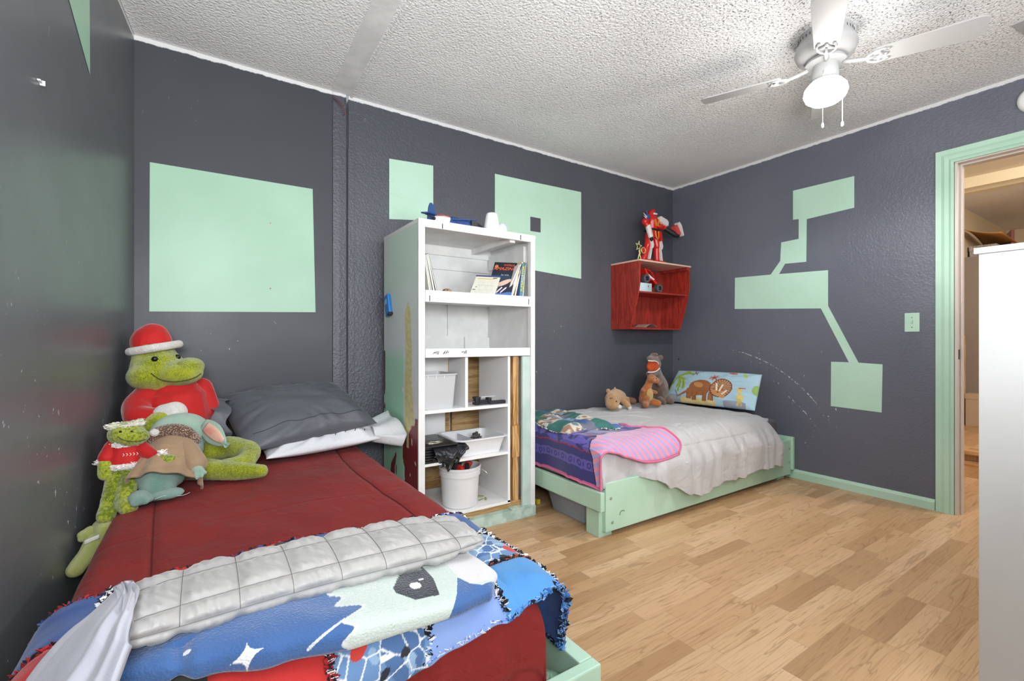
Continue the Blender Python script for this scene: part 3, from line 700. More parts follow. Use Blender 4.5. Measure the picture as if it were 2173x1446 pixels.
# patchwork quilt over the foot of the near bed
def edge_far(x): return 1.305+.02*math.sin(x*9)+.06*max(0, x-.45)
def edge_near(x): return interp(x, [(-.35, .80), (-.1, .74), (.1, .715), (.25, .735), (.40, .768), (.50, .785), (.60, .80), (.70, .83), (.93, .87)])
def cell(x, y):
    cx = int(math.floor((x-.005)/.172)); cy = 0 if y < .955 else (1 if y < 1.13 else 2); return cx, cy
def comic(x, y, n2):
    d = noise.voronoi(Vector((x*30, y*30, 1.3)))[0]
    if d[1]-d[0] < .055: return (.74, .77, .80)
    q = nz(math.floor(d[0]*3)+x*12, y*12, 5)
    c = (.13, .25, .46) if n2 > 0 else (.07, .15, .33)
    if q > .25: c = (.26, .40, .58)
    return c
def quilt_print(x, y, arc):
    cx, cy = cell(x, y); n = nz(x*26, y*26, 2); n2 = nz(x*7, y*7, 8)
    table = {(0,0): 'red', (1,0): 'spider', (2,0): 'light', (3,0): 'bright', (-1,0): 'black', (-2,0): 'red', (-3,0): 'red', (4,0): 'denim', (5,0): 'bright',
             (3,1): 'spider', (4,1): 'denim', (0,1): 'denim', (1,1): 'red', (2,1): 'denim', (-1,1): 'red', (-2,1): 'red', (-3,1): 'red',
             (3,2): 'denim', (2,2): 'red', (1,2): 'denim', (0,2): 'spider', (-1,2): 'red', (-2,2): 'denim', (-3,2): 'denim', (4,2): 'spider', (5,1): 'spider', (5,2): 'denim'}
    k = table.get((cx, cy), 'denim')
    if k == 'red': c = (.50, .022, .020); c = tuple(q*(1+.18*n) for q in c)
    elif k == 'black': c = (.02, .02, .018) if n > -.1 else (.07, .07, .05)
    elif k == 'light': c = (.22+.07*n2, .34+.06*n2, .68)
    elif k == 'bright': c = (.075+.03*n2, .27+.04*n2, .60)
    elif k == 'denim': c = (.045+.02*n, .10+.03*n, .30+.04*n)
    else:
        c = comic(x, y, n2)
        if nz(x*15, y*15, 7) > .38: c = (.50, .47, .38)
        if nz(x*19, y*19, 4) > .34: c = (.55, .045, .03)
        if nz(x*21, y*21, 1) > .42: c = (.02, .02, .03)
    return tuple(max(.005, q) for q in c)
def quilt_pt(a, b, lift=0):
    x, dx = fold1(a, -.20, .625, .085); y, dy = fold1(b, .865, 9, .062)
    z = top1(min(x, .6), max(y, .87))+.014+lift+.006*nz(a*8, b*8, 6)+.004*nz(a*20, b*20, 3)-dx-dy
    fx_ = (a-.005)/.172; f = abs(fx_-round(fx_))*.172; g_ = min(abs(b-.955), abs(b-1.13))
    z += -.004*math.exp(-(f/.012)**2)-.004*math.exp(-(g_/.012)**2)
    if dx > .05 and x > 0: x = min(.719, x+.012*math.sin(b*30)*min(1, dx*5))
    return (x, y, z)
def q_ab(u, v):
    a = -.37+1.25*u; nb, fb = edge_near(a), edge_far(a)
    if a > .72: fb -= (a-.72)*.9
    return a, nb+(fb-nb)*v
quilt_m = painted('patchwork_cloth', .85, bump=(420, .35, .0015), sheen=.15)
qo = sheet('patchwork_quilt', lambda u, v: quilt_pt(*q_ab(u, v)), 620, 320, quilt_m, thick=.008, offset=1, paint=lambda u, v: quilt_print(*q_ab(u, v), 0))
tag(qo, 'patchwork rag quilt of denim, red fleece and comic print squares on the near bed', 'quilt')
def tufts(name, pts, parent, cols, size=.011, seed=1, n=3):
    """frayed edge: many little cut tabs standing along a seam, one part"""
    rnd = random.Random(seed); V = []; F = []; C = []
    for p in pts:
        for _ in range(n):
            p0 = Vector(p)+Vector((rnd.uniform(-.004, .004), rnd.uniform(-.004, .004), rnd.uniform(-.001, .001)))
            a = rnd.uniform(0, 2*PI); w = size*rnd.uniform(.4, .65); d = Vector((math.cos(a), math.sin(a), 0))
            lean = Vector((rnd.uniform(-1, 1), rnd.uniform(-1, 1), rnd.uniform(.3, .9))).normalized()*size*rnd.uniform(.7, 1.0)
            i = len(V); V += [p0-d*w, p0+d*w, p0+d*w*.8+lean, p0-d*w*.8+lean]; F.append((i, i+1, i+2, i+3))
            c = rnd.choice(cols); C += [lin(c)]*4
    me = bpy.data.meshes.new(name); me.from_pydata([tuple(v) for v in V], [], F); me.update()
    ca = me.color_attributes.new('Col', 'FLOAT_COLOR', 'POINT'); ca.data.foreach_set('color', np.array(C, dtype=np.float32).ravel())
    o = link(name, me, painted(name+'_cloth', .9), parent); m = o.modifiers.new('t', 'SOLIDIFY'); m.thickness = .0012
    return o
def qline(a0, b0, a1, b1, step=.0055):
    n = max(2, int(math.hypot(a1-a0, b1-b0)/step)); return [quilt_pt(a0+(a1-a0)*i/n, b0+(b1-b0)*i/n, .008) for i in range(n+1)]
BW = ['14161c', '14161c', '20222a', 'e6e6e6', 'dcdce6']; BL = ['9fb4e0', '7da0dc', 'e4e8f2', '5c7fc4']; BR_ = ['16181e', '7da0dc', '4f7fc8']; RD = ['b8282a', '8c1c1e', '14161c']
for k, (a, c0, c1, cols) in enumerate(((.521, .80, 1.33, BW), (.693, .85, 1.2, BW), (.349, .76, .90, BW), (.177, .74, .88, RD), (.177, .74, .88, BW), (-.167, .78, 1.30, BW), (.349, 1.24, 1.31, BW))):
    tufts('frayed_seam', qline(a, c0, a, c1, .0035), qo, cols, .012, seed=k, n=3)
for k, (a0, a1, b, cols) in enumerate(((.50, .86, .955, ['14161c', '14161c', '24262c', '9a4a32']), (.48, .7, 1.13, BW), (-.36, -.14, 1.13, RD), (-.36, -.12, .955, BW))):
    tufts('frayed_seam', qline(a0, b, a1, b), qo, cols, seed=20+k)
P = [q_ab(i/260, 0) for i in range(261)]
tufts('frayed_hem', [quilt_pt(a, b, .004) for a, b in P if a < .34], qo, ['16181e', '7d9fdc', '16181e', 'b0c4ea'], .010, 40, 2)
tufts('frayed_hem', [quilt_pt(a, b, .004) for a, b in P if .34 <= a < .52], qo, BL+['f0f0f4', 'd8d8dc'], .012, 41, 3)
tufts('frayed_hem', [quilt_pt(a, b, .004) for a, b in P if a >= .52], qo, ['4f8fd0', '8fb4e4', '3f6fb4', '16181e'], .012, 42, 3)
P = [q_ab(i/260, 1) for i in range(261)]
tufts('frayed_hem', [quilt_pt(a, b, .004) for a, b in P if .3 < a], qo, BW+['3f5a9a', 'b8282a'], .012, 43, 3)
tufts('frayed_hem', [quilt_pt(a, b, .004) for a, b in P if a <= .3], qo, RD+['16181e', '3f5a9a'], .010, 44, 2)
E1 = [q_ab(1, i/80) for i in range(81)]
tufts('frayed_hem', [quilt_pt(a, b, .004) for a, b in E1], qo, ['16181e', '16181e', '4f7fc8'], .012, 45, 3)

def loaf(name, x0, x1, near, far, z0, z1, mat, nu=200, nv=90, ex=.55, endp=3.0, ridge=None, paint=None, uvs=(1,1), parent=None):
    """a soft folded slab: closed rounded section swept along x"""
    def fn(u, v):
        x = x0+(x1-x0)*u; t = abs(2*u-1); e = max(0.0, 1-t**endp)**.5 if not isinstance(endp, tuple) else max(0, 1-(t**(endp[1] if u > .5 else endp[0])))**.5
        yn, yf = near(x), far(x); zc0, zc1 = z0(x), z1(x); A = -PI/2-2*PI*v+PI*.0
        c_, s_ = math.cos(A), math.sin(A)
        cc = math.copysign(abs(c_)**ex, c_); ss = math.copysign(abs(s_)**(ex*1.1), s_)
        yc, hw = (yn+yf)/2, (yf-yn)/2*(.86+.14*e); zc, hh = (zc0+zc1)/2, (zc1-zc0)/2*(.25+.75*e)
        y = yc+cc*hw; z = zc+ss*hh; z += (zc0-zc)*(1-e)*.0
        if ridge:
            q = ridge(u, v, x, y); y += cc*q*.5; z += ss*q
        return (x, y, z)
    def pf(u, v): return paint(*fn(u, v), u, v)
    return sheet(name, fn, nu, nv, mat, parent, paint=pf if paint else None, closed_v=True, uvscale=uvs), fn
# blue fleece blanket with a printed pattern, folded under the grey one
fl_near = lambda x: interp(x, [(-.12, .885), (0, .845), (.1, .812), (.22, .785), (.40, .775), (.47, .785), (.53, .84)])
fl_far = lambda x: interp(x, [(-.12, 1.04), (.2, 1.06), (.42, 1.06), (.50, 1.0), (.53, .93)])
eyeP = [(.300, .862), (.333, .912), (.384, .915), (.384, .86), (.372, .800), (.325, .808), (.300, .845)]
def fleece_print(x, y, z, u, v):
    q = y-(.535-z)*.9; blue = (.050, .125, .32)
    n = nz(x*9, y*9)*.3
    jag = .215+.014*math.sin(q*130)+.012*math.sin(q*61+1)
    if x > jag:
        c = (.52, .60, .56)
        if x > .43 and q > .80: c = (.64, .62, .64)
        if inpoly(x, q, [(.352, .70), (.385, .755), (.405, .79), (.428, .838), (.442, .806), (.462, .790), (.56, .80), (.56, .70)]): c = blue
        if inpoly(x, q, eyeP): c = (.022, .028, .040)
        if ell(x, q, .343, .852, .011, .013) or ell(x, q, .361, .868, .005, .003): c = (.8, .8, .82)
        return c
    if x > jag-.008: return (.62, .64, .66)
    if seg(x, q, .140, .782, .198, .812) < .0028: return (.62, .66, .70)
    dx, dy = abs(x-.056), abs(q-.812)
    if (dx/.026)**.55+(dy/.026)**.55 < 1: return (.8, .82, .86)
    if ell(x, q, -.022, .868, .0055, .0055) or ell(x, q, -.058, .80, .007, .007): return (.8, .8, .84)
    return blue
fo, ffn = loaf('fleece_blanket', -.125, .525, fl_near, fl_far, lambda x: .478+.004*math.sin(x*9), lambda x: .535+.006*math.sin(x*7+1), painted('printed_fleece', .95, (260, .8, .003), .5),
               560, 240, .6, (3, 6), ridge=lambda u, v, x, y: .006*nz(x*6, y*8, 3)+.003*nz(x*18, y*14, 5)+.012*math.exp(-((x+.03)/.012)**2)*-1*(1 if y < .9 else 0), paint=fleece_print)
tag(fo, 'folded blue fleece blanket with white stars beneath the grey quilted blanket', 'blanket')
# grey quilted blanket, folded into a long roll
gr_near = lambda x: .895+.006*math.sin(x*11)-.01*smooth01((x-.4)/.1)*-1
gr_far = lambda x: 1.095+.006*math.sin(x*7)
def quiltridge(u, v, x, y):
    cu = (x+.115)/.083; fu = abs(cu-round(cu))*.083; cv = v*7.0+.25; fv = abs(cv-round(cv))*.07
    puff = (1-math.exp(-(fu/.012)**2))*(1-math.exp(-(fv/.011)**2))
    gat = math.exp(-(fv/.030)**2)*math.sin((x+.25*y)*330+4*nz(x*20, y*20))*.0016
    dg = nz((x+y*1.0)*55, (x-y)*9, 2)*.0035+nz((x+y*.7)*110, (x-y)*20, 7)*.0016
    return -.008+.0075*puff+(dg+gat)*(.25+.75*puff)
grey_m = fabric('grey_sateen', 'a9a7a5', .42, .3, 'a3a1a0', wr=.15)
go, gfn = loaf('quilted_blanket', -.125, .535, gr_near, gr_far, lambda x: .522, lambda x: .592-.012*smooth01((x-.35)/.18), grey_m, 520, 300, .70, (6, 5), ridge=quiltridge)
tag(go, 'light grey box quilted blanket folded lengthwise on top of the blue fleece', 'blanket')
st_m = plain('dark_thread', '6a6867', .8)
def stitch(name, pts, parent, r=.0005, gap=True):
    m = MB()
    pts = [Vector(p) for p in pts]
    m.tube(pts, r, 5); return m.build(name, st_m, parent)
for k in range(8):
    u = (k*.083+.010)/.66
    if not 0.02 < u < .97: continue
    stitch('stitch_line', [Vector(gfn(u, v/60))+Vector((0, -.0006, .0008)) for v in range(15, 48)], go)
for cvk in (2, 3, 4, 5):
    v = (cvk-.25)/7
    stitch('stitch_line', [Vector(gfn(u/90, v))+Vector((0, -.0006, .0010)) for u in range(2, 88)], go, .0004)
def flap(u, v):
    # v runs from the far end of the fold towards the camera, u from its right edge to the left
    Rt = [(-.112, 1.032, .588), (-.096, .955, .602), (-.086, .885, .600), (-.087, .835, .585), (-.105, .805, .555), (-.13, .765, .52)]
    Lt = [(-.134, 1.048, .572), (-.146, 1.030, .568), (-.172, 1.012, .548), (-.205, .990, .518), (-.232, .970, .490), (-.262, .93, .462)]
    P = lambda L: Vector([interp_lin(v*5, [(i, p[k]) for i, p in enumerate(L)]) for k in range(3)])
    a, b = P(Rt), P(Lt); p = a.lerp(b, u)
    p.z += .020*math.sin(PI*min(1, u*1.15))**.8*(.35+.65*v)*(1-u*.3)
    p.z += .006*math.exp(-((u-.10-.05*v)/.035)**2)-.006*math.exp(-((u-.20-.07*v)/.045)**2)+.004*math.exp(-((u-.30-.09*v)/.04)**2)
    p.z += .004*nz(u*3, v*5, 2)+.0035*math.sin(u*13+v*3)*v; p.x += .004*math.sin(v*9)
    return p
lav = fabric('pale_lavender_fleece', 'b4b3bd', .95, .2, 'aeb0ba', 300, .3, wr=.1)
sheet('turned_back_corner', flap, 70, 90, lav, go, thick=.012, offset=-1, label='pale lavender underside turned back')

# ---------------------------------------------------------------- bedding on the far bed
hem = [(1.66, .285), (1.80, .277), (1.90, .284), (2.06, .256), (2.2, .185), (2.33, .13), (2.47, .111), (2.66, .13), (2.92, .142), (3.2, .147), (3.40, .155)]
def top2(x, y):
    h = .462+.030*math.exp(-((x-2.6)/.75)**2)*math.sin(PI*min(1, max(0, (y-1.66)/1.1)))+.010*nz(x*2.6, y*2.6, 3)
    ang = x*.5+y; h += .012*(.5-abs(nz(x*4+y, y*6, 5)))*1.2-.006+.006*math.sin((y+x*.3)*44+4*nz(x*3, y*3))*max(0, nz(x*3, y*3, 9)+.1)-.010*math.exp(-(nz(x*3.2, y*4.6+x, 12)/.06)**2)*.6
    return h
def comf2(u, v):
    a = 1.46+1.93*u; x, dx = fold1(a, 1.735, 9, .04)
    zt = top2(max(x, 1.74), 1.9); hz = interp(x, hem)
    L = zt-hz+.03; b = 2.71-.90*(v/.62) if v < .62 else 1.81-(L+.02)*((v-.62)/.38)
    y, dy = fold1(b, 1.81, 9, .085)
    z = top2(max(x, 1.74), max(y, 1.80))-dy-dx
    if dy > .03:
        t = smooth01((dy-.02)/.16); out = .066*t*(1 if hz < .24 else max(0, (.285-hz)/.045)+.12)
        y -= out
        w = math.sin(x*52+5*nz(x*4, 7)+dy*6)*.008+math.sin(x*23+1-dy*9)*.007+.006*nz(x*12, dy*6, 2)
        y -= w*t*(.3+.7*smooth01((x-1.9)/.3)) if hz < .2 else w*t*.6+.012*nz(x*13, dy*11, 6)*t
        z += .008*math.sin(x*17)*t
        y = min(y, 1.742)
        if z < .30 and hz < .25: y = min(y, 1.688)
        y += .005*math.exp(-((z-.385)/.008)**2)*(1 if 2.0 < x < 3.1 else 0)
    if u > .955:
        e = (u-.955)/.045; z -= .035*e*e; 
        if z < .437 and y > 1.76: z = max(z, .440)
    if dx > 0: z = max(z, .25); x = max(x, 1.684)
    return (x, y, z)
grey2 = fabric('grey_polyester', 'c1c0c1', .45, .3, 'bbbabc', wr=.35)
com2 = tag(sheet('comforter', comf2, 420, 300, grey2, thick=.006, offset=-1), 'light grey comforter draped over the side of the far bed', 'comforter')
def c2find(x, zt):
    u = (x-1.46)/1.93; best = None
    for i in range(60, 100):
        p = comf2(u, i/100)
        if best is None or abs(p[2]-zt) < abs(best[2]-zt): best = p
    return Vector(best)+Vector((0, -.002, .0))
pl = [c2find(2.02+.03*i, .385) for i in range(35)]
pl += [c2find(3.07+.012*i, .40+.018*i) for i in range(1, 4)]
MB().tube(pl, .0018, 6).build('stitched_channel', st_m, com2)

# purple and pink throw over the foot of the far bed
def th_ab(u, v): return 1.485+.78*u, 2.66-1.06*v
def throw_edge(b):        # how far up the bed the throw reaches, by position across the bed
    return interp(-b, [(-2.66, 2.02), (-2.2, 2.02), (-1.95, 2.13), (-1.86, 2.20), (-1.76, 2.26), (-1.66, 2.29), (-1.60, 2.26)])
def throw(u, v):
    _, b = th_ab(u, v)
    ae = throw_edge(b); a0 = 1.47; a = a0+(ae-a0)*u
    nearlim = 1.62+max(0, (1.72-a))*.45
    x, dx = fold1(a, 1.725, 9, .055)
    yb, dy = fold1(b, 1.80, 9, .09)
    dy *= .9*smooth01((a-1.55)/.5)*.9+.1
    z = top2(max(x, 1.74), max(yb, 1.8))+.018-dx-dy+.006*math.sin(a*12+b*3)*(1 if dx < .01 else .2)+.004*nz(a*9, b*9, 1)
    if dx > .03: x = 1.668-.010*math.sin(b*14)*min(1, dx*6)
    y = yb
    if dy > .005: y = yb-.034*min(1, dy*9)
    return (x, y, z)
def throw_print(u, v):
    _, b = th_ab(u, v); a = 1.47+(throw_edge(b)-1.47)*u
    navy = (.030, .032, .17); pur = (.115, .085, .38); crim = (.33, .01, .06)
    bound = interp(a, [(1.47, 1.742), (1.60, 1.765), (1.72, 1.815), (1.80, 1.86), (1.95, 1.895), (2.2, 1.885)])
    if a < 1.482 or u > .985 or v > .985: return (.62, .13, .30)
    if b < bound:
        if b > bound-.010: return (.015, .012, .06)
        k = ((a+.5*(b-1.8))/.046) % 1
        return (.78, .30, .40) if k < .5 else (.40, .34, .62)
    h = a-1.47
    if h < .075: c = navy
    elif h < .125:
        c = pur; k = (b/.07) % 1
        if abs(math.hypot((k-.5)*.07, h-.10)-.012) < .004: c = navy
        if k < .12 and abs(h-.10) < .012: c = navy
    elif h < .165: c = navy
    elif h < .172: c = crim
    elif h < .27:
        c = pur
        if nz(b*16, h*30, 5) > .12: c = navy
    elif h < .277: c = crim
    elif h < .33: c = navy
    else: c = (.08, .06, .30) if (h/.07) % 1 < .6 else navy
    return c
thr = tag(sheet('throw_blanket', throw, 330, 330, painted('printed_plush_throw', .85, (300, .4, .002), .5), thick=.007, offset=1, paint=throw_print), 'navy and purple throw with a pink striped back and pink edging on the far bed', 'blanket')
MB().tube([Vector(throw(i/80, 1))+Vector((0, -.002, .003)) for i in range(81)], .0055, 8).build('pink_edging', plain('pink_satin_binding', 'cf6f92', .5), thr, label='pink satin edging')
MB().tube([Vector(throw(0, i/80))+Vector((-.004, 0, 0)) for i in range(81)], .0055, 8).build('pink_edging', bpy.data.materials['pink_satin_binding'], thr, label='pink satin edging')
MB().tube([Vector(throw(1, .62+.38*i/40))+Vector((.002, 0, .003)) for i in range(41)], .0055, 8).build('pink_edging', bpy.data.materials['pink_satin_binding'], thr, label='pink satin edging')
# small rag quilt on top of the throw
def rq_print(x, y, z, u, v):
    k = int((x-1.70)/.105)+int((y-1.9)/.13)*2; n = nz(x*30, y*30, 3)
    c = [(.62, .55, .45), (.16, .17, .22), (.04, .16, .14), (.07, .14, .33), (.60, .57, .50), (.22, .30, .45), (.05, .18, .15)][k % 7]
    if k % 7 in (0, 4) and n > .15: c = (.32, .18, .12)
    if k % 7 in (0, 4) and n < -.25: c = (.12, .22, .30)
    return tuple(q*(1+.12*n) for q in c)
def rag(u, v):
    x = 1.715+.36*u+.03*math.sin(v*6); y = 2.66-.70*v+.03*math.sin(u*5)
    t = min(u, 1-u, v, 1-v)
    return (x, y, top2(x, y)+.036+.018*math.sin(u*14+v*5)*.5+.012*nz(x*12, y*12, 3)-.02*math.exp(-(t/.03)**2))
rq = tag(sheet('rag_quilt', rag, 90, 150, painted('small_rag_cloth', .9, (300, .4, .002)), thick=.016, offset=-1, paint=lambda u, v: rq_print(*rag(u, v), u, v)), 'small crumpled rag quilt of denim, cream and green squares on the far bed', 'quilt')
CR = ['efe6d2', 'e6dcc6', 'f4f0e6', '3d5f9a', 'c9b9a0']
for k, x_ in enumerate((0, .29, .58, .87, 1.0)): tufts('frayed_seam', [Vector(rag(x_, i/130))+Vector((0, 0, .003)) for i in range(131)], rq, CR, .013, 60+k, 3)
for k, y_ in enumerate((0, .2, .4, .6, .8, 1.0)): tufts('frayed_seam', [Vector(rag(i/70, y_))+Vector((0, 0, .003)) for i in range(71)], rq, CR if k < 5 else CR+['16306a'], .013, 70+k, 3)

# ---------------------------------------------------------------- pillows
def pillow(name, TL, TR, BR, BL, T, mat, label, n=(110, 110), paint=None, wr=.006, seed=0, pw=2.6, bow=.04, crown=0, flat_back=.6, fold_fn=None):
    TL, TR, BR, BL = map(Vector, (TL, TR, BR, BL))
    N = ((TR-TL)+(BR-BL)).cross((BL-TL)+(BR-TR)).normalized()
    if N.z < 0 : N = -N
    W_ = ((TR-TL).length+(BR-BL).length)/2
    def fn(u, v):
        front = v <= .5; w = v*2 if front else 2-v*2
        a, b = 2*u-1, 2*w-1
        uu = .5+(u-.5)*(1-bow*(1-abs(b)**2.5)); ww = .5+(w-.5)*(1-bow*(1-abs(a)**2.5))
        p = TL.lerp(TR, uu).lerp(BL.lerp(BR, uu), ww)
        h = T*(max(0, 1-abs(a)**pw)*max(0, 1-abs(b)**pw))**.55
        e = max(abs(a), abs(b))
        ang = math.atan2(b, a)
        wrk = wr*(math.sin(ang*17+seed+nz(a*2, b*2, seed)*5)*smooth01((e-.35)/.5)*.6+nz(a*2.2+b+seed, b*3-a, seed)*1.3+nz(a*5-b*3+seed, b*9+a*3, seed)*.5*(1-w))
        if front: q = p+N*(h+wrk*(1-e**6)+crown*(1-a*a)*(1-b*b))
        else: q = p-N*h*flat_back
        return fold_fn(q, a, b) if fold_fn else q
    o = sheet(name, fn, n[0], n[1]*2, mat, closed_v=True, paint=(lambda u, v: paint(u, v*2 if v <= .5 else 2-v*2, v <= .5)) if paint else None)
    m = o.modifiers.new('w', 'SUBSURF'); m.levels = m.render_levels = 0
    return tag(o, label, 'pillow'), fn
dg_m = fabric('charcoal_satin_cloth', '565960', .40, .1, '53565d', wr=.12)
p1, p1f = pillow('pillow', (.045, 2.625, .735), (.60, 2.67, .775), (.74, 2.36, .585), (.14, 2.235, .535), .095, dg_m, 'dark grey satin pillow leaning on the back wall over a white pillow', wr=.0065, seed=2.0, bow=.02)
MB().tube([Vector(p1f(.08+.84*i/60, .425+.006*math.sin(i*.3)))+Vector((0, -.001, .001)) for i in range(61)], .0012, 5).build('pillow_seam', plain('seam_dark', '2f3036', .7), p1)
def cuff(u, v):
    A = 2*PI*v; c, s_ = math.cos(A), math.sin(A)
    p = Vector((.09-.065*u, 2.44+.10*0, .655)); r = .17*(.85+.25*u)
    q = p+Vector((-.012*math.sin(A*5), r*c*.75, r*s_*.55*(1-.2*u)+.35*r*c*.5))
    q += Vector((0, .012*math.sin(A*7+u*3)*u, .010*math.sin(A*6)*u)); return q
sheet('open_cuff', cuff, 20, 80, dg_m, p1, thick=.003, label='crumpled open end of the pillowcase')
wt_m = fabric('white_cotton', 'd4d6da', .7, .2, 'cdd0d5', wr=.3)
p0, p0f = pillow('pillow', (.20, 2.62, .515), (.80, 2.66, .55), (.76, 2.32, .515), (.22, 2.215, .505), .068, wt_m, 'white pillow with small black lettering squashed under the dark grey pillow', wr=.010, seed=5.0)
def flare(u, v):
    A = 2*PI*v; t = u; c, s_ = math.cos(A), math.sin(A)
    base = Vector((.715, 2.45, .53)).lerp(Vector((.865, 2.47, .53)), t)
    r1 = .13+.05*t; r2 = .038+.030*t
    return base+Vector((.012*math.sin(A*3)*t, r1*c, r2*s_+.03*c*t+.008*math.sin(A*6+t*2)))
sheet('open_cuff', flare, 24, 90, wt_m, p0, thick=.003, label='flared open end of the white pillowcase')
m = MB(); rnd = random.Random(4)
bi = plain('black_print', '18191c', .7)
for k in range(14):
    u = .25+.05*k*.9; v = .44 if k % 2 else .395
    a_, b_ = Vector(p0f(u, v)), Vector(p0f(u+.008, v-.022)); N_ = Vector((0, -.0015, .002))
    m.tube([a_+N_, (a_+b_)/2+N_+Vector((.003, 0, .001)), b_+N_], .0018, 5)
m.build('printed_letters', bi, p0, label='small black printed letters')
# dinosaur pillow
def dino_print(u, w, front):
    x, y = u, w*.45             # pattern space, width 1, height .45, y down
    if not front: return (.33, .52, .60)
    c = (.42+.04*nz(x*5, y*5), .62+.02*nz(x*5, y*5), .72)
    sand = .405+.012*math.sin(x*14)
    if .18 < x < .62 and y > .395+.05*abs(x-.4): c = (.72, .58, .26)
    if .05 < x < .22 and y > .365: c = (.34, .40, .44)
    if .70 < x < .92 and y > .385+.4*(x-.82)**2*3: c = (.30, .33, .40)
    # palm
    X0, Y0_ = x, y; x, y = x/1.35, y/1.25
    for ax, ay, bx, by, wd in ((.06, .09, .01, .24, .022), (.06, .09, .16, .23, .020), (.06, .09, .20, .07, .020), (.06, .09, .15, .03, .016), (.06, .09, .09, .21, .016), (.05, .10, .12, .26, .014)):
        mx, my = (ax+bx)/2+.02*(1 if bx > ax else -.3), (ay+by)/2-.03
        d = min(seg(x, y, ax, ay, mx, my), seg(x, y, mx, my, bx, by))
        if d < wd*.75: c = (.42, .55, .10) if d > wd*.3 else (.24, .38, .06)
    x, y = X0, Y0_
    br = (.36, .13, .040); dk_c = (.13, .045, .02); lt = (.60, .28, .10)
    # horned dinosaur
    X0, Y0_ = x, y; x, y = (x-.47)/1.32+.40, (y-.30)/1.30+.312
    if ell(x, y, .36, .285, .100, .082, .1) or ell(x, y, .30, .33, .055, .05): c = br
    if ell(x, y, .34, .26, .045, .025, .3): c = lt
    for lx, ly in ((.285, .375), (.33, .385), (.42, .385), (.47, .375)):
        if abs(x-lx) < .020 and ly-.05 < y < ly+.022: c = br if abs(x-lx) < .016 else dk_c
    if seg(x, y, .26, .33, .17, .385) < .013*(1-(.26-x)*6): c = br
    if seg(x, y, .175, .385, .14, .33) < .004: c = (.15, .2, .2)
    if ell(x, y, .535, .275, .092, .092):
        a = math.atan2(y-.275, x-.535); r = math.hypot(x-.535, y-.275)
        c = (.62, .42, .26) if (a*3.6) % 1 < .35 else br
        if r > .084: c = dk_c
    if ell(x, y, .525, .315, .055, .042, .4) or ell(x, y, .555, .345, .03, .022, .6): c = lt if y > .30 else br
    for ax, ay, bx, by in ((.505, .295, .49, .235), (.53, .30, .545, .245), (.56, .33, .585, .30)):
        if seg(x, y, ax, ay, bx, by) < .0075: c = (.85, .80, .68)
    if ell(x, y, .52, .318, .006, .006): c = (.02, .02, .02)
    # crested little dinosaur
    x, y = (X0-.86)/1.25+.80, (Y0_-.33)/1.15+.33
    if ell(x, y, .80, .35, .026, .042) or seg(x, y, .80, .32, .79, .27) < .012 or ell(x, y, .785, .262, .022, .013): c = (.72, .58, .18)
    if seg(x, y, .785, .250, .825, .243) < .007: c = (.45, .14, .08)
    if seg(x, y, .79, .385, .785, .41) < .008 or seg(x, y, .81, .385, .815, .41) < .008: c = (.62, .48, .14)
    # flying reptiles and a burst
    x, y = X0, Y0_
    for ax, ay, bx, by in ((.27, .03, .30, .075), (.30, .075, .33, .05), (.33, .05, .37, .03), (.29, .06, .28, .10), (.31, .07, .32, .09)):
        if seg(x, y, ax, ay, bx, by) < .007: c = (.20, .12, .16)
    if ell(x, y, .31, .07, .018, .010): c = (.42, .12, .10)
    for a in range(7):
        an = a*.9; ex_, ey_ = .54+.055*math.cos(an), .12+.035*math.sin(an)
        if seg(x, y, .54, .12, ex_, ey_) < .007: c = (.52, .08, .04)
    if ell(x, y, .54, .12, .022, .016): c = (.40, .06, .04)
    if ell(x, y, .72, .035, .05, .014): c = (.40, .14, .08)
    if ell(x, y, .86, .06, .04, .02, .8): c = (.45, .60, .14)
    if x > .93 and .15 < y < .3 and ell(x, y, .99, .22, .04, .06): c = (.30, .48, .12)
    return c
p2, p2f = pillow('dinosaur_pillow', (3.49, 2.59, .742), (3.50, 1.86, .752), (3.315, 1.815, .500), (3.305, 2.600, .492), .056, painted('printed_cotton', .75, (200, .1, .001), .15), 'light blue pillow printed with cartoon dinosaurs and palm leaves on the far bed', n=(260, 120), paint=dino_print, wr=.008, seed=8, crown=.0, bow=.0, pw=3.2)

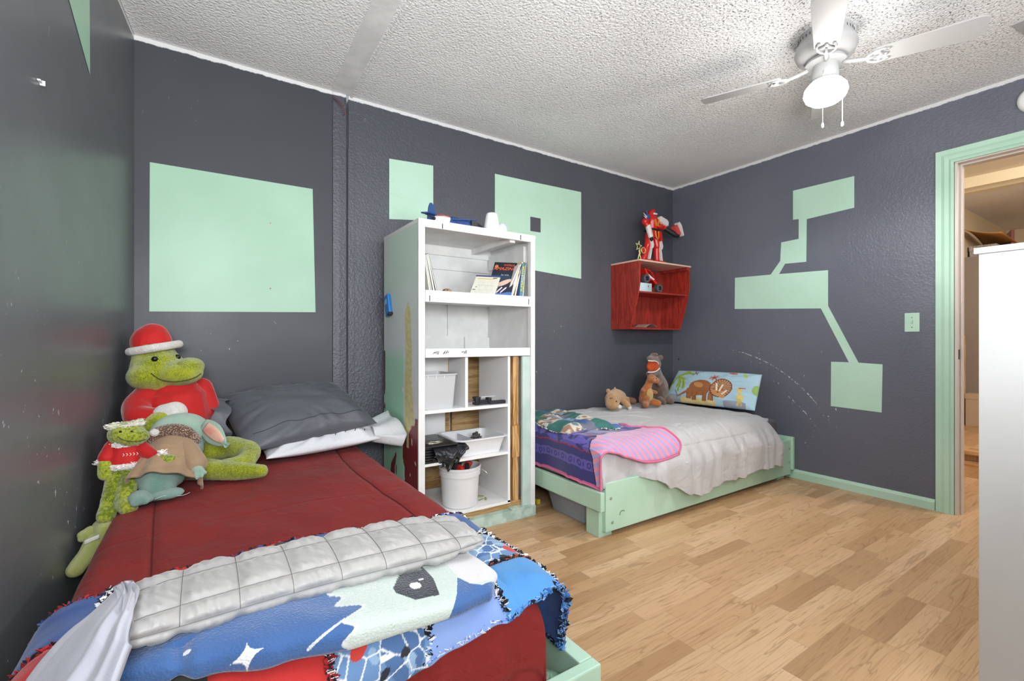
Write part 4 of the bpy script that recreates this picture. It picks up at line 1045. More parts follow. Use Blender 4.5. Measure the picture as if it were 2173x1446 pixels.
# ---------------------------------------------------------------- stuffed toys
class Toy:
    def __init__(s, name, label, cat, loc, group=None):
        s.loc = Vector(loc); s.root = thing(name, label, cat, loc, 0, group); s.inv = Matrix.Translation(-s.loc)
    def add(s, mb, name, mat, vox=0, sm=4, parent=None, fur=0, label=None, smooth=60):
        o = mb.build(name, mat, parent or s.root, M=s.inv, smooth=smooth, label=label)
        if vox: fuse(o, vox, sm)
        if fur: furry(o, fur, .008)
        return o
    def sheet(s, name, fn, nu, nv, mat, **k):
        return sheet(name, lambda u, v: Vector(fn(u, v))-s.loc, nu, nv, mat, k.pop('parent', s.root), **k)
    def hit(s, o, p, d=(0, 1, 0), back=.6, lift=.001):
        dg = bpy.context.evaluated_depsgraph_get(); e = o.evaluated_get(dg)
        d = Vector(d).normalized(); org = Vector(p)-s.loc-d*back
        ok, loc, nor, _ = e.ray_cast(org, d)
        return (loc+s.loc+nor*lift, nor) if ok else (Vector(p), -d)
    def line(s, o, pts, name, mat, r, d=(0, 1, 0), n=7, parent=None):
        """stitched line laid on the surface through pts"""
        P = []
        for a, b in zip(pts, pts[1:]):
            for i in range(n): P.append(s.hit(o, Vector(a).lerp(Vector(b), i/n), d, lift=r*.4)[0])
        P.append(s.hit(o, pts[-1], d, lift=r*.4)[0])
        return s.add(MB().tube(P, r, 6), name, mat, parent=parent or o)
    def bead(s, o, p, r, name, mat, d=(0, 1, 0), flat=.5, parent=None, rx=None):
        loc, nor = s.hit(o, p, d, lift=-r*.1)
        q = nor.to_track_quat('Z', 'Y').to_matrix().to_4x4()
        return s.add(MB().ball(loc, (r, rx or r, r*flat), M=q, seg=18), name, mat, parent=parent or o)
def curvep(pts, k=4):
    """Catmull-Rom through pts"""
    P = [Vector(p) for p in pts]; out = []
    for i in range(len(P)-1):
        a, b, c, d = P[max(0, i-1)], P[i], P[i+1], P[min(len(P)-1, i+2)]
        for j in range(k):
            t = j/k; out.append(.5*((2*b)+(c-a)*t+(2*a-5*b+4*c-d)*t*t+(3*b-a-3*c+d)*t**3))
    return out+[P[-1]]
def fluff_ring(toy, pts, r, name='fluffy_trim', n=14, cols=('f0eeea', 'e2deda'), size=.008, seed=1, parent=None):
    rnd = random.Random(seed); V = []
    for a, b in zip(pts, list(pts[1:])):
        a, b = Vector(a), Vector(b)
        for i in range(n):
            c = a.lerp(b, i/n); v = Vector((rnd.gauss(0, 1), rnd.gauss(0, 1), rnd.gauss(0, 1))).normalized(); V.append(c+v*r-toy.loc)
    o = tufts(name, V, parent or toy.root, list(cols), size, seed, 2)
    toy.add(MB().chain(pts, [r]*len(pts), 3, 10), name+'_core', trim_m, .003, 2, parent=o)
    return o
green_fur = plush('green_plush', 'a6ac2c', '6f7d1a', 210)
green_fur2 = plush('green_curly_plush', 'a3ab3a', '5f6f1c', 130)
trim_m = plush('white_trim', 'dedad6', 'c9c4be', 200)
red_knit = fabric('red_jersey', 'c01818', .75, .4, 'ab1315', 500, .3, wr=.25)
black_eye = plain('black_bead', '0b0b0c', .12)
thread_m = plain('dark_green_thread', '39421a', .8)

# big green plush with red cap and jumper
T = Toy('green_plush_toy', 'large green plush toy in a red cap and jumper sitting in the bed corner', 'stuffed toy', (-.10, 2.35, .47))
body = T.add(MB().chain([(-.10, 2.42, .55), (-.10, 2.43, .70), (-.10, 2.45, .84)], [.10, .11, .06]), 'body', green_fur, .009, 5)
head = T.add(MB().chain([(-.175, 2.46, .945), (-.165, 2.45, .90), (-.150, 2.43, .872)], [.078, .098, .090])
             .ball((-.085, 2.39, .872), (.085, .080, .055)).ball((-.195, 2.40, .862), (.068, .070, .056)).ball((-.050, 2.39, .900), (.055, .060, .038)), 'head', green_fur, .007, 8, fur=.003)
T.add(MB().chain([(-.10, 2.42, .575), (-.10, 2.42, .68), (-.105, 2.44, .775), (-.11, 2.44, .815)], [.120, .132, .118, .085]), 'jumper', red_knit, .008, 6)
T.add(MB().chain([(-.185, 2.42, .785), (-.222, 2.36, .745), (-.215, 2.29, .712), (-.160, 2.245, .71), (-.125, 2.235, .722)], [.055, .052, .046, .040, .036]), 'sleeve', red_knit, .007, 6, label='red sleeve folded across the belly')
T.add(MB().chain([(-.01, 2.46, .80), (.018, 2.43, .72), (.028, 2.42, .62)], [.045, .042, .038]), 'sleeve', red_knit, .007, 5)
T.add(MB().chain([(-.125, 2.228, .722), (-.095, 2.22, .728)], [.042, .044]), 'cuff', trim_m, .005, 3, label='white cuff')
T.add(MB().chain([(-.10, 2.215, .722), (-.15, 2.20, .705), (-.185, 2.19, .665), (-.20, 2.19, .63)], [.030, .033, .029, .024]).chain([(-.185, 2.18, .66), (-.17, 2.17, .625)], [.018, .012]).chain([(-.19, 2.185, .655), (-.188, 2.175, .61)], [.018, .012]), 'hand', green_fur, .005, 4, fur=.003)
T.add(MB().chain([(.00, 2.30, .545), (.09, 2.27, .565), (.165, 2.20, .550), (.135, 2.14, .515), (.03, 2.12, .510)], [.052, .045, .040, .036, .034], 8), 'leg', green_fur, .006, 5, fur=.004)
T.add(MB().chain([(-.05, 2.16, .52), (.03, 2.105, .515), (.11, 2.06, .508), (.185, 2.035, .502)], [.045, .040, .036, .026], 8), 'leg', green_fur, .006, 5, fur=.004)
cap_ = T.add(MB().chain([(-.185, 2.475, 1.0), (-.18, 2.48, 1.022)], [.074, .060]).ball((-.165, 2.47, 1.020), (.040, .045, .026)).ball((-.215, 2.46, 1.010), (.036, .045, .022)), 'cap', red_knit, .006, 3)
bp_ = [(-.172+.082*math.cos(a), 2.455+.086*math.sin(a), .978+.016*math.cos(a)) for a in [2*PI*k/20 for k in range(21)]]
T.add(MB().tube(bp_, .017, 12), 'cap_band', trim_m, .004, 3, parent=cap_)
dv = (.06, 1, -.06)
for (x_, z_) in ((-.170, .938), (-.098, .946)):
    T.bead(head, (x_, 2.3, z_), .0115, 'eye', black_eye, dv, .9)
T.line(head, curvep([(-.182, 2.25, .883), (-.150, 2.25, .856), (-.10, 2.25, .846), (-.045, 2.25, .856), (-.018, 2.25, .875)], 3), 'smile', thread_m, .0024, dv, 3)
T.bead(head, (-.085, 2.3, .917), .010, 'nose', plain('olive_felt', '7d8428', .9), dv, .6)

# small green plush in a red shirt with fluffy trim
T = Toy('green_plush_toy', 'small curly green plush toy in a red shirt with fluffy white trim', 'stuffed toy', (-.225, 2.03, .45))
T.add(MB().chain([(-.225, 2.075, .60), (-.222, 2.07, .565)], [.050, .054]).chain([(-.245, 2.06, .56), (-.252, 2.015, .51), (-.260, 1.985, .465), (-.262, 1.965, .445)], [.032, .027, .024, .027])
      .chain([(-.205, 2.05, .56), (-.212, 2.0, .515), (-.218, 1.965, .478), (-.205, 1.945, .468)], [.032, .027, .025, .028]), 'body', green_fur2, .005, 4, fur=.004)
hd = T.add(MB().ball((-.222, 2.065, .688), (.053, .052, .042)).ball((-.205, 2.045, .678), (.046, .045, .032)).ball((-.180, 2.045, .678), (.024, .03, .022)), 'head', green_fur2, .004, 4, fur=.003)
T.add(MB().chain([(-.222, 2.07, .60), (-.222, 2.07, .640)], [.056, .046]), 'shirt', red_knit, .004, 4)
T.add(MB().chain([(-.258, 2.07, .645), (-.272, 2.05, .615)], [.026, .025]), 'sleeve', red_knit, .004, 3)
T.add(MB().chain([(-.185, 2.06, .635), (-.150, 2.02, .612), (-.128, 2.0, .604)], [.026, .022, .020]), 'sleeve', red_knit, .004, 3)
T.add(MB().chain([(-.118, 1.99, .603), (-.095, 1.975, .598)], [.016, .018]).chain([(-.095, 1.975, .600), (-.078, 1.968, .588)], [.010, .006]).chain([(-.098, 1.97, .593), (-.086, 1.962, .578)], [.010, .006]).chain([(-.09, 1.98, .605), (-.075, 1.974, .603)], [.009, .006]), 'hand', green_fur2, .003, 2)
T.add(MB().chain([(-.275, 2.04, .595), (-.272, 2.03, .565)], [.020, .022]), 'hand', green_fur2, .004, 3, fur=.003)
fluff_ring(T, [(-.222+.055*math.cos(a), 2.07+.055*math.sin(a), .583) for a in [2*PI*k/12 for k in range(13)]], .011, seed=3)
fluff_ring(T, [(-.222+.036*math.cos(a), 2.065+.036*math.sin(a), .655) for a in [2*PI*k/10 for k in range(11)]], .009, seed=4)
fluff_ring(T, [(-.225+.046*math.cos(a), 2.075+.040*math.sin(a), .716+.004*math.cos(a)) for a in [2*PI*k/12 for k in range(13)]], .008, seed=5, cols=('e8e6e0', 'd2d4b0'))
fluff_ring(T, [(-.118+.016*math.cos(a)*.5, 1.992, .604+.020*math.sin(a)) for a in [2*PI*k/8 for k in range(9)]], .007, seed=6)
fluff_ring(T, [(-.275+.020*math.cos(a), 2.045, .600+.006*math.sin(a)) for a in [2*PI*k/8 for k in range(9)]], .007, seed=7)
T.add(MB().ball((-.145, 2.05, .685), .014), 'pompom', trim_m, .003, 2, fur=.004)
T.line(hd, curvep([(-.242, 2.0, .690), (-.222, 2.0, .676), (-.190, 2.0, .668), (-.170, 2.0, .671)], 3), 'smile', thread_m, .0013, (.1, 1, -.1), 3)
T.bead(hd, (-.235, 2.0, .705), .004, 'eye', black_eye, (.1, 1, -.1), .8); T.bead(hd, (-.205, 2.0, .703), .004, 'eye', black_eye, (.1, 1, -.1), .8)
sh = T.root.children[2]
for k in range(5): T.line(sh, [(-.225+.009*k, 2.0, .632), (-.221+.009*k, 2.0, .627), (-.225+.009*k, 2.0, .623)], 'embroidery', plain('white_thread', 'e8dcd0', .8) if k == 0 else bpy.data.materials['white_thread'], .0010, (0, 1, 0), 2)

# pale long eared plush in a brown fleece-collared robe
teal = plush('pale_teal_plush', 'a3c2ae', '8db09c', 400); teal_d = plush('teal_plush', '7fa596', '6d9487', 400)
robe_m = fabric('brown_fleece_robe', 'a08468', .85, .4, '937a60', 400, .3, wr=.35)
curl = G('curly_collar', '8a7260', .95, sheen=.4, spec=.2); c_ = curl.coord(); vv = curl.voro(c_, 190)[0]
curl.color(curl.mix(curl.step(vv, .15, .6), 'b59c88', '5f4a3c')); curl.bump(vv, .9, .004)
T = Toy('long_eared_plush_toy', 'pale teal long eared plush toy in a brown robe slumped on the red bed', 'stuffed toy', (-.10, 2.05, .47))
hd = T.add(MB().ball((-.075, 2.17, .665), (.095, .070, .068)).ball((-.02, 2.15, .655), (.055, .055, .05)), 'head', teal, .006, 5)
T.bead(hd, (-.092, 2.05, .700), .026, 'eye', black_eye, (.02, 1, -.25), .35, rx=.014)
def ear(u, v):
    # u along the ear, v across it
    w = .040*math.sin(PI*min(1, .18+.86*u))**.8*(1 if u < .97 else .8)
    a = Vector((-.005, 2.11, .690)); b = Vector((.035, 2.05, .655)); c = Vector((.075, 2.02, .615))
    p = a.lerp(b, u).lerp(b.lerp(c, u), u); side = Vector((.45, -.25, .80)).normalized()
    p = p+side*(v-.5)*2*w+Vector((0, -.012, .004))*math.sin(PI*v)
    return p
eo = T.sheet('ear', ear, 26, 16, teal, thick=.012, parent=T.root)
T.sheet('inner_ear', lambda u, v: ear(.12+.68*u, .22+.56*v)+Vector((-.001, -.0025, .0022)), 20, 12, plain('pink_satin', 'd8ae98', .5, var=('d98f80', 26)), thick=.002, parent=eo, label='pink inner ear')
T.add(MB().chain([(-.06, 2.105, .610), (-.10, 2.06, .575), (-.13, 2.02, .535), (-.13, 1.99, .515)], [.062, .070, .074, .055]), 'body', teal_d, .007, 4)
def robe(u, v):
    A = PI*(-.08+1.16*u)+PI   # wraps the front half
    t = v; c = Vector((-.085, 2.105, .625)).lerp(Vector((-.115, 1.985, .508)), t); r = .066+.034*t+.006*math.sin(A*9)*t
    ax = Vector((-.03, -.12, -.117)).normalized(); ex = Vector((1, 0, 0)); ex = (ex-ax*ex.dot(ax)).normalized(); ey = ax.cross(ex)
    p = c+ex*math.cos(A)*r*1.05-ey*math.sin(A)*r*.85
    if p.z < .472: p.z = .472
    return p+Vector((0, 0, .004*nz(u*8, v*8, 3)))
T.sheet('robe', robe, 80, 40, robe_m, thick=.006)
T.add(MB().chain(curvep([(-.165, 2.10, .640), (-.150, 2.085, .672), (-.10, 2.07, .688), (-.055, 2.07, .675), (-.030, 2.075, .640)], 3), [.022]*13, 2), 'collar', curl.m, .005, 3, label='curly brown collar')
T.add(MB().chain([(-.060, 2.06, .630), (-.040, 2.02, .600), (-.025, 1.985, .572)], [.030, .034, .037]), 'robe_sleeve', robe_m, .005, 4)
T.add(MB().chain([(-.056+.0, 1.978, .575), (-.032, 1.968, .556), (-.008, 1.972, .560)], [.013, .014, .013]), 'sleeve_trim', curl.m, .004, 2)
T.add(MB().chain([(-.025, 1.965, .563), (-.012, 1.95, .553)], [.017, .015]).chain([(-.012, 1.948, .556), (.004, 1.938, .548)], [.008, .006]).chain([(-.016, 1.944, .550), (-.006, 1.932, .538)], [.008, .006]).chain([(-.022, 1.944, .546), (-.020, 1.934, .534)], [.008, .006]), 'hand', teal, .0035, 2)
T.add(MB().ball((-.175, 1.945, .492), (.032, .045, .024)).ball((-.160, 1.915, .487), (.014, .014, .012)).ball((-.185, 1.912, .485), (.013, .013, .012)).ball((-.15, 1.935, .487), (.013, .018, .012)), 'foot', teal_d, .004, 3)
T.add(MB().ball((-.105, 1.955, .490), (.050, .040, .018)), 'foot', teal_d, .004, 3)
T.sheet('care_tag', lambda u, v: (-.135+.095*u, 1.925+.03*u-.018*v, .484+.006*math.sin(u*6)+.004*v), 12, 4, plain('tag_white', 'e4e4e4', .7), thick=.0008, label='white care tag')

# pale green plush slipped into the gap by the wall
T = Toy('lime_plush_toy', 'pale green plush toy wedged in the gap between the left wall and the bed', 'stuffed toy', (-.295, 1.93, .33))
lime = plush('lime_velour', 'b3b85c', '9fa64a', 500)
T.add(MB().chain([(-.272, 1.975, .405), (-.262, 1.96, .398)], [.030, .034]).chain([(-.285, 1.96, .375), (-.300, 1.93, .345), (-.318, 1.90, .325)], [.030, .026, .024]).ball((-.322, 1.893, .318), (.024, .030, .022)), 'body', lime, .004, 4)
T.add(MB().chain([(-.300, 1.965, .400), (-.318, 1.955, .388)], [.020, .012]).ball((-.31, 1.96, .398), (.022, .018, .015)), 'paw', lime, .0035, 3)
T.sheet('ribbon_tag', lambda u, v: (-.308+.035*u, 1.925-.004*v, .376+.014*v+.012*u), 8, 4, plain('tag_white_b', 'dcdcd8', .7), thick=.0008, label='small white tag')

# --- toys on the far bed
T = Toy('dinosaur_plush_toy', 'brown plush dinosaur with a wide open orange mouth in the corner of the far bed', 'stuffed toy', (3.13, 2.56, .48))
rexm = plush('brown_grey_plush', '8d7566', '5d4a40', 260)
bd = T.add(MB().chain([(3.20, 2.58, .56), (3.18, 2.56, .63), (3.13, 2.55, .71), (3.10, 2.54, .77)], [.088, .082, .062, .052], 8).chain([(3.10, 2.535, .815), (3.06, 2.515, .855), (2.975, 2.485, .862)], [.055, .042, .022]).chain([(3.095, 2.525, .760), (3.03, 2.50, .742), (2.972, 2.485, .740)], [.048, .034, .024])
      .chain([(3.24, 2.55, .51), (3.32, 2.60, .51)], [.05, .03]).ball((3.115, 2.488, .868), .023).ball((3.045, 2.49, .895), (.03, .03, .014)).chain([(3.10, 2.48, .67), (3.05, 2.45, .655)], [.022, .015]), 'body', rexm, .006, 4, fur=.004)
T.add(MB().ball((3.030, 2.492, .800), (.068, .030, .050)).prism([(2.975, .845), (3.07, .815), (3.075, .785), (2.975, .762)], 'y', 2.470, 2.50), 'mouth', fabric('orange_felt', 'd4581e', .8, .3, 'b83c14'), .004, 2, label='orange open mouth')
T.add(MB().tube(curvep([(3.075, 2.470, .818), (3.02, 2.452, .842), (2.965, 2.452, .846), (2.952, 2.475, .848)], 4), .0055, 8).tube(curvep([(3.08, 2.468, .782), (3.02, 2.452, .762), (2.965, 2.452, .756), (2.950, 2.475, .756)], 4), .0055, 8), 'teeth', plain('white_felt', 'e8e0d8', .8), 0)
T.bead(bd, (3.100, 2.3, .862), .007, 'eye', black_eye, (.2, 1, 0), .8)
for (x_, y_) in ((3.13, 2.50), (3.235, 2.50)): T.add(MB().chain([(x_, y_, .515), (x_-.01, y_-.035, .507)], [.034, .026]), 'foot', rexm, .005, 3)
T = Toy('orange_dinosaur_plush_toy', 'small orange plush dinosaur with a yellow belly sitting in front of the brown one', 'stuffed toy', (2.89, 2.44, .48))
om = plush('orange_plush', 'c9793a', 'a35a24', 300)
bd = T.add(MB().chain([(2.90, 2.46, .545), (2.90, 2.455, .60), (2.925, 2.45, .66), (2.94, 2.44, .705)], [.052, .046, .028, .030]).chain([(2.94, 2.435, .712), (2.975, 2.41, .690)], [.033, .024]).ball((2.925, 2.42, .70), (.026, .028, .024))
      .chain([(2.865, 2.45, .61), (2.835, 2.43, .625)], [.018, .016]).chain([(2.94, 2.43, .605), (2.962, 2.41, .60)], [.018, .015])
      .chain([(2.87, 2.43, .53), (2.83, 2.40, .515), (2.815, 2.385, .515)], [.030, .026, .024]).chain([(2.93, 2.42, .53), (2.96, 2.385, .515)], [.030, .026]).ball((2.86, 2.41, .56), (.03, .02, .02)), 'body', om, .005, 4, fur=.003)
T.bead(bd, (2.897, 2.3, .585), .036, 'belly', plush('yellow_belly', 'd9b56a', 'c9a050', 300), (0, 1, 0), .35, rx=.050)
T.bead(bd, (2.925, 2.3, .712), .004, 'eye', black_eye); T.bead(bd, (2.952, 2.3, .712), .004, 'eye', black_eye)
T = Toy('tan_plush_toy', 'tan plush animal with a white muzzle lying on its side on the far bed', 'stuffed toy', (2.57, 2.46, .48))
tm = plush('tan_plush', 'cda271', 'a87c4e', 260)
bd = T.add(MB().chain([(2.535, 2.46, .57), (2.60, 2.49, .59), (2.66, 2.50, .575)], [.058, .056, .048]).ball((2.505, 2.43, .545), (.056, .05, .048)).chain([(2.60, 2.45, .58), (2.625, 2.42, .545), (2.64, 2.40, .52)], [.026, .024, .022])
      .chain([(2.66, 2.48, .56), (2.70, 2.44, .55)], [.028, .026]).ball((2.53, 2.50, .630), .017).chain([(2.60, 2.50, .63), (2.605, 2.50, .652)], [.010, .006]), 'body', tm, .005, 4, fur=.004)
T.add(MB().chain([(2.705, 2.435, .552), (2.718, 2.42, .548)], [.027, .024]), 'paw', plain('brown_pad', '6b4a38', .8), .004, 3)
T.add(MB().ball((2.535, 2.388, .522), (.020, .016, .017)).ball((2.645, 2.392, .508), (.020, .016, .018)), 'muzzle', trim_m, .004, 2, fur=.002, label='white muzzle and paw tip')
T.bead(bd, (2.500, 2.3, .565), .006, 'eye', black_eye); T.bead(bd, (2.480, 2.3, .585), .013, 'ear_patch', plain('dark_tan_felt', '8d5f3c', .9), (0, 1, 0), .3)

# ---------------------------------------------------------------- things on the red wall shelf
sz = 1.10+.543
T = Toy('toy_robot', 'red and white armoured toy robot standing on the red wall shelf', 'toy robot', (3.12, 2.58, sz))
rd = plain('glossy_red', 'c9201a', .3); wh = plain('toy_white', 'd9d4d2', .35); bk = plain('toy_black', '1a1a1e', .4); gd = plain('toy_gold', 'd98a2c', .35); bl_ = plain('toy_blue', '1f4f86', .35)
def leg_(x0, x1, x2, nm):
    m = MB().chain([(x0, 2.575, 1.885), (x1, 2.57, 1.80)], [.036, .030], 5, 12).chain([(x1, 2.575, 1.79), (x2, 2.58, 1.69)], [.028, .026], 5, 12)
    o = T.add(m, nm, rd, .004, 1)
    T.add(MB().prism([(x1-.010, 1.845), (x1+.014, 1.855), (x1+.034, 1.80), (x1+.026, 1.775), (x1+.002, 1.765)], 'y', 2.532, 2.552), 'knee_guard', wh, parent=o)
    T.add(MB().prism([(x1+.002, 1.765), (x1+.020, 1.770), (x2+.030, 1.668), (x2+.006, 1.668)], 'y', 2.538, 2.554), 'shin_plate', wh, parent=o)
    T.add(MB().box(x2-.032, x2+.036, 2.515, 2.61, sz+.001, sz+.030, .006), 'boot', rd, parent=o)
leg_(3.085, 3.060, 3.025, 'leg'); leg_(3.155, 3.175, 3.185, 'leg')
tor = T.add(MB().chain([(3.12, 2.58, 1.895), (3.12, 2.58, 1.945)], [.048, .045], 4, 14).chain([(3.118, 2.58, 1.955), (3.115, 2.58, 2.005)], [.052, .060], 4, 14).ball((3.115, 2.58, 1.99), (.078, .042, .035)), 'torso', rd, .005, 2)
T.add(MB().box(3.074, 3.164, 2.530, 2.625, 1.920, 1.937, .004), 'belt', bk, parent=tor); T.add(MB().lathe([(0, -.004), (.012, -.004), (.012, .004), (0, .004)], 14), 'buckle', gd, parent=tor).location = (3.118-3.12, 2.522-2.58, 1.93-sz)
T.add(MB().prism([(3.085, 2.005), (3.100, 2.012), (3.118, 1.962), (3.108, 1.955)], 'y', 2.518, 2.53).prism([(3.150, 2.010), (3.138, 2.012), (3.120, 1.962), (3.128, 1.955)], 'y', 2.518, 2.53), 'chest_trim', gd, parent=tor)
T.add(MB().tube([(3.100, 2.525, 1.915), (3.103, 2.520, 1.865), (3.118, 2.518, 1.848), (3.135, 2.520, 1.862), (3.138, 2.525, 1.915)], .006, 8), 'loincloth_trim', gd, parent=tor)
T.add(MB().prism([(3.062, 1.918), (3.098, 1.918), (3.085, 1.845), (3.055, 1.85)], 'y', 2.525, 2.545).prism([(3.142, 1.918), (3.178, 1.918), (3.195, 1.845), (3.165, 1.835)], 'y', 2.525, 2.545), 'skirt_plate', rd, parent=tor)
hd = T.add(MB().chain([(3.112, 2.575, 2.045), (3.114, 2.575, 2.065)], [.033, .031], 3, 14).prism([(3.088, 2.085), (3.112, 2.104), (3.138, 2.084), (3.118, 2.072)], 'y', 2.55, 2.60), 'head', rd, .003, 1)
T.add(MB().box(3.100, 3.140, 2.536, 2.552, 2.054, 2.068, .002), 'visor', wh, parent=hd); T.add(MB().box(3.108, 3.132, 2.546, 2.556, 2.032, 2.044, .002), 'mouth_guard', wh, parent=hd)
a1 = T.add(MB().chain([(3.055, 2.57, 2.0), (3.015, 2.56, 1.985)], [.030, .030], 4, 12).chain([(3.015, 2.56, 1.985), (3.03, 2.55, 1.955)], [.022, .024], 3, 12), 'arm', rd, .004, 1)
T.add(MB().chain([(3.035, 2.545, 1.945), (3.052, 2.535, 1.865)], [.024, .022], 5, 10), 'forearm_guard', wh, .005, 0, parent=a1)
T.add(MB().chain([(3.055, 2.53, 1.850), (3.058, 2.53, 1.838)], [.017, .014], 2, 10), 'fist', bk, .003, 1, parent=a1)
T.add(MB().chain([(3.035, 2.55, 2.020), (3.025, 2.55, 2.030)], [.022, .020], 2, 10).tube([(3.03, 2.55, 2.04), (3.018, 2.55, 2.085)], [.008, .003], 8), 'shoulder_blaster', bl_, .003, 1, parent=a1)
T.add(MB().tube([(3.01, 2.54, 2.02), (2.96, 2.53, 2.042)], [.006, .002], 6).tube([(3.005, 2.54, 2.01), (2.965, 2.53, 2.020)], [.006, .002], 6), 'claw', wh, parent=a1)
a2 = T.add(MB().chain([(3.175, 2.57, 1.995), (3.225, 2.555, 1.975), (3.235, 2.545, 1.965)], [.032, .030, .026], 4, 12).ball((3.19, 2.55, 1.965), (.045, .03, .022)), 'arm', rd, .004, 1)
T.add(MB().prism([(3.135, 2.030), (3.155, 2.042), (3.235, 2.022), (3.255, 2.005), (3.250, 1.972), (3.235, 1.978), (3.228, 1.968), (3.215, 1.982), (3.205, 1.974), (3.195, 1.988), (3.182, 1.982), (3.172, 1.998), (3.15, 1.992)], 'y', 2.512, 2.555), 'jagged_shoulder', wh, parent=a2)
T.add(MB().chain([(3.24, 2.54, 1.955), (3.33, 2.50, 1.905), (3.345, 2.495, 1.902)], [.020, .024, .022], 5, 10), 'forearm', bk, .004, 0, parent=a2)
T.add(MB().prism([(3.285, 1.965), (3.315, 1.985), (3.375, 1.93), (3.355, 1.895), (3.32, 1.91)], 'y', 2.475, 2.515), 'hand_cannon', plain('toy_salmon', 'd04a48', .35), parent=a2)
T.add(MB().prism([(3.325, 2.0), (3.345, 2.012), (3.372, 1.985), (3.405, 1.905), (3.390, 1.898), (3.35, 1.945), (3.335, 1.975)], 'y', 2.470, 2.510), 'cannon_shell', wh, parent=a2)
T = Toy('star_trophy', 'small gold star trophy on the left end of the red wall shelf', 'trophy', (2.945, 2.56, sz))
tg = plain('pale_gold', 'd8cf8c', .35, .3)
m = MB(); c0 = (2.938, 1.775)
sp_ = [(c0[0]+(.036 if k % 2 == 0 else .014)*math.sin(PI*k/5+.15), c0[1]+(.044 if k % 2 == 0 else .016)*math.cos(PI*k/5+.15)) for k in range(10)]
for a, b in zip(sp_, sp_[1:]+sp_[:1]): m.tube([(a[0], 2.56, a[1]), (b[0], 2.56, b[1])], .0035, 6)
T.add(m, 'star', tg)
T.add(MB().tube([(2.942, 2.56, 1.742), (2.952, 2.56, 1.72), (2.935, 2.56, 1.69), (2.925, 2.56, 1.655)], [.005, .008, .005, .004], 8).tube([(2.945, 2.56, 1.72), (2.962, 2.56, 1.68), (2.975, 2.56, 1.655)], [.007, .005, .004], 8), 'figure', tg)
T.add(MB().lathe([(0, 0), (.030, 0), (.030, .008), (0, .012)], 20, (2.945, 2.56, sz), cap=False), 'base', tg)
T.add(MB().tube([(2.985+.024*math.cos(a), 2.552, 1.745+.024*math.sin(a)) for a in [2*PI*k/20 for k in range(21)]], .0035, 6), 'ring', tg)
T.add(MB().ball((2.985, 2.552, 1.745), (.019, .006, .019)), 'red_ball', rd)
# buggy on its box
zz = 1.10+.300
T = Toy('toy_box', 'small pale blue box under the toy buggy on the red wall shelf', 'box', (2.93, 2.52, zz))
bxm = G('printed_box', 'b9d2dc', .5); c_ = bxm.coord(); bxm.color(bxm.mix(bxm.step(bxm.sep(c_)[0], -.03, .06), 'c4dbe2', 'a9c3c8'))
T.add(MB().box(2.855, 3.005, 2.483, 2.58, zz+.0005, zz+.068, .002), 'carton', bxm.m); T.add(MB().prism([(2.957, 1.447), (2.968, 1.452), (2.964, 1.430)], 'y', 2.4815, 2.4835), 'printed_mark', plain('mark_red', 'a03a34', .6))
T = Toy('toy_buggy', 'red toy buggy with big grey wheels tilted over a small box', 'toy car', (3.02, 2.56, zz))
wc1, wc2 = Vector((2.950, 2.500, 1.506)), Vector((3.105, 2.500, 1.4370))
for j, wc in enumerate((wc1, wc2, wc1+Vector((0, .14, 0)), wc2+Vector((0, .14, 0)))):
    m = MB().lathe([(.018, -.017), (.030, -.019), (.0345, -.014), (.0345, .014), (.030, .019), (.018, .017)], 28, cap=False)
    for k in range(18):
        a = 2*PI*k/18; m.box(.034, .0362, -.003, .003, -.015, .015, M=Matrix.Rotation(a, 4, 'Z'))
    MT = T.inv @ Matrix.Translation(wc) @ Matrix.Rotation(PI/2, 4, 'X')
    w_ = m.build('wheel', plain('tyre_grey', '4a4c4f', .6) if j == 0 else bpy.data.materials['tyre_grey'], T.root, M=MT, smooth=40)
    MB().lathe([(0, .012), (.009, .016), (.012, .012), (.019, .012), (.019, -.012), (0, -.012)], 20, cap=False).build('hub', bk, w_, M=MT, smooth=40)
R_ = Matrix.Translation((3.035, 2.555, 1.520)) @ Matrix.Rotation(math.radians(23.5), 4, 'Y')
m = MB().box(-.085, .085, -.035, .035, -.040, -.012, .004); T.add(m, 'chassis', bk).data.transform(Matrix.Translation(T.loc*0))
T.root.children[-1].data.transform(T.inv.inverted()); T.root.children[-1].data.transform(T.inv @ R_)
def tparts(mb, name, mat):
    o = mb.build(name, mat, T.root, M=T.inv @ R_, smooth=40); return o
tparts(MB().prism([(-.105, .030), (-.090, .036), (-.04, .012), (.03, .008), (.105, -.018), (.100, -.032), (.02, -.014), (-.02, -.030), (-.055, -.012)], 'y', -.045, .045), 'body_shell', rd)
tparts(MB().tube([(-.09, -.04, .034), (-.03, -.04, .044), (.02, -.04, .03), (.055, -.04, .0)], .004, 8).tube([(-.09, .04, .034), (-.03, .04, .044), (.02, .04, .03), (.055, .04, .0)], .004, 8).box(-.05, -.005, -.044, .044, .040, .046, .002), 'roll_cage', rd)
tparts(MB().prism([(-.045, .010), (.035, .004), (.030, -.006), (-.03, -.010)], 'y', -.0475, -.0445), 'decal', wh)
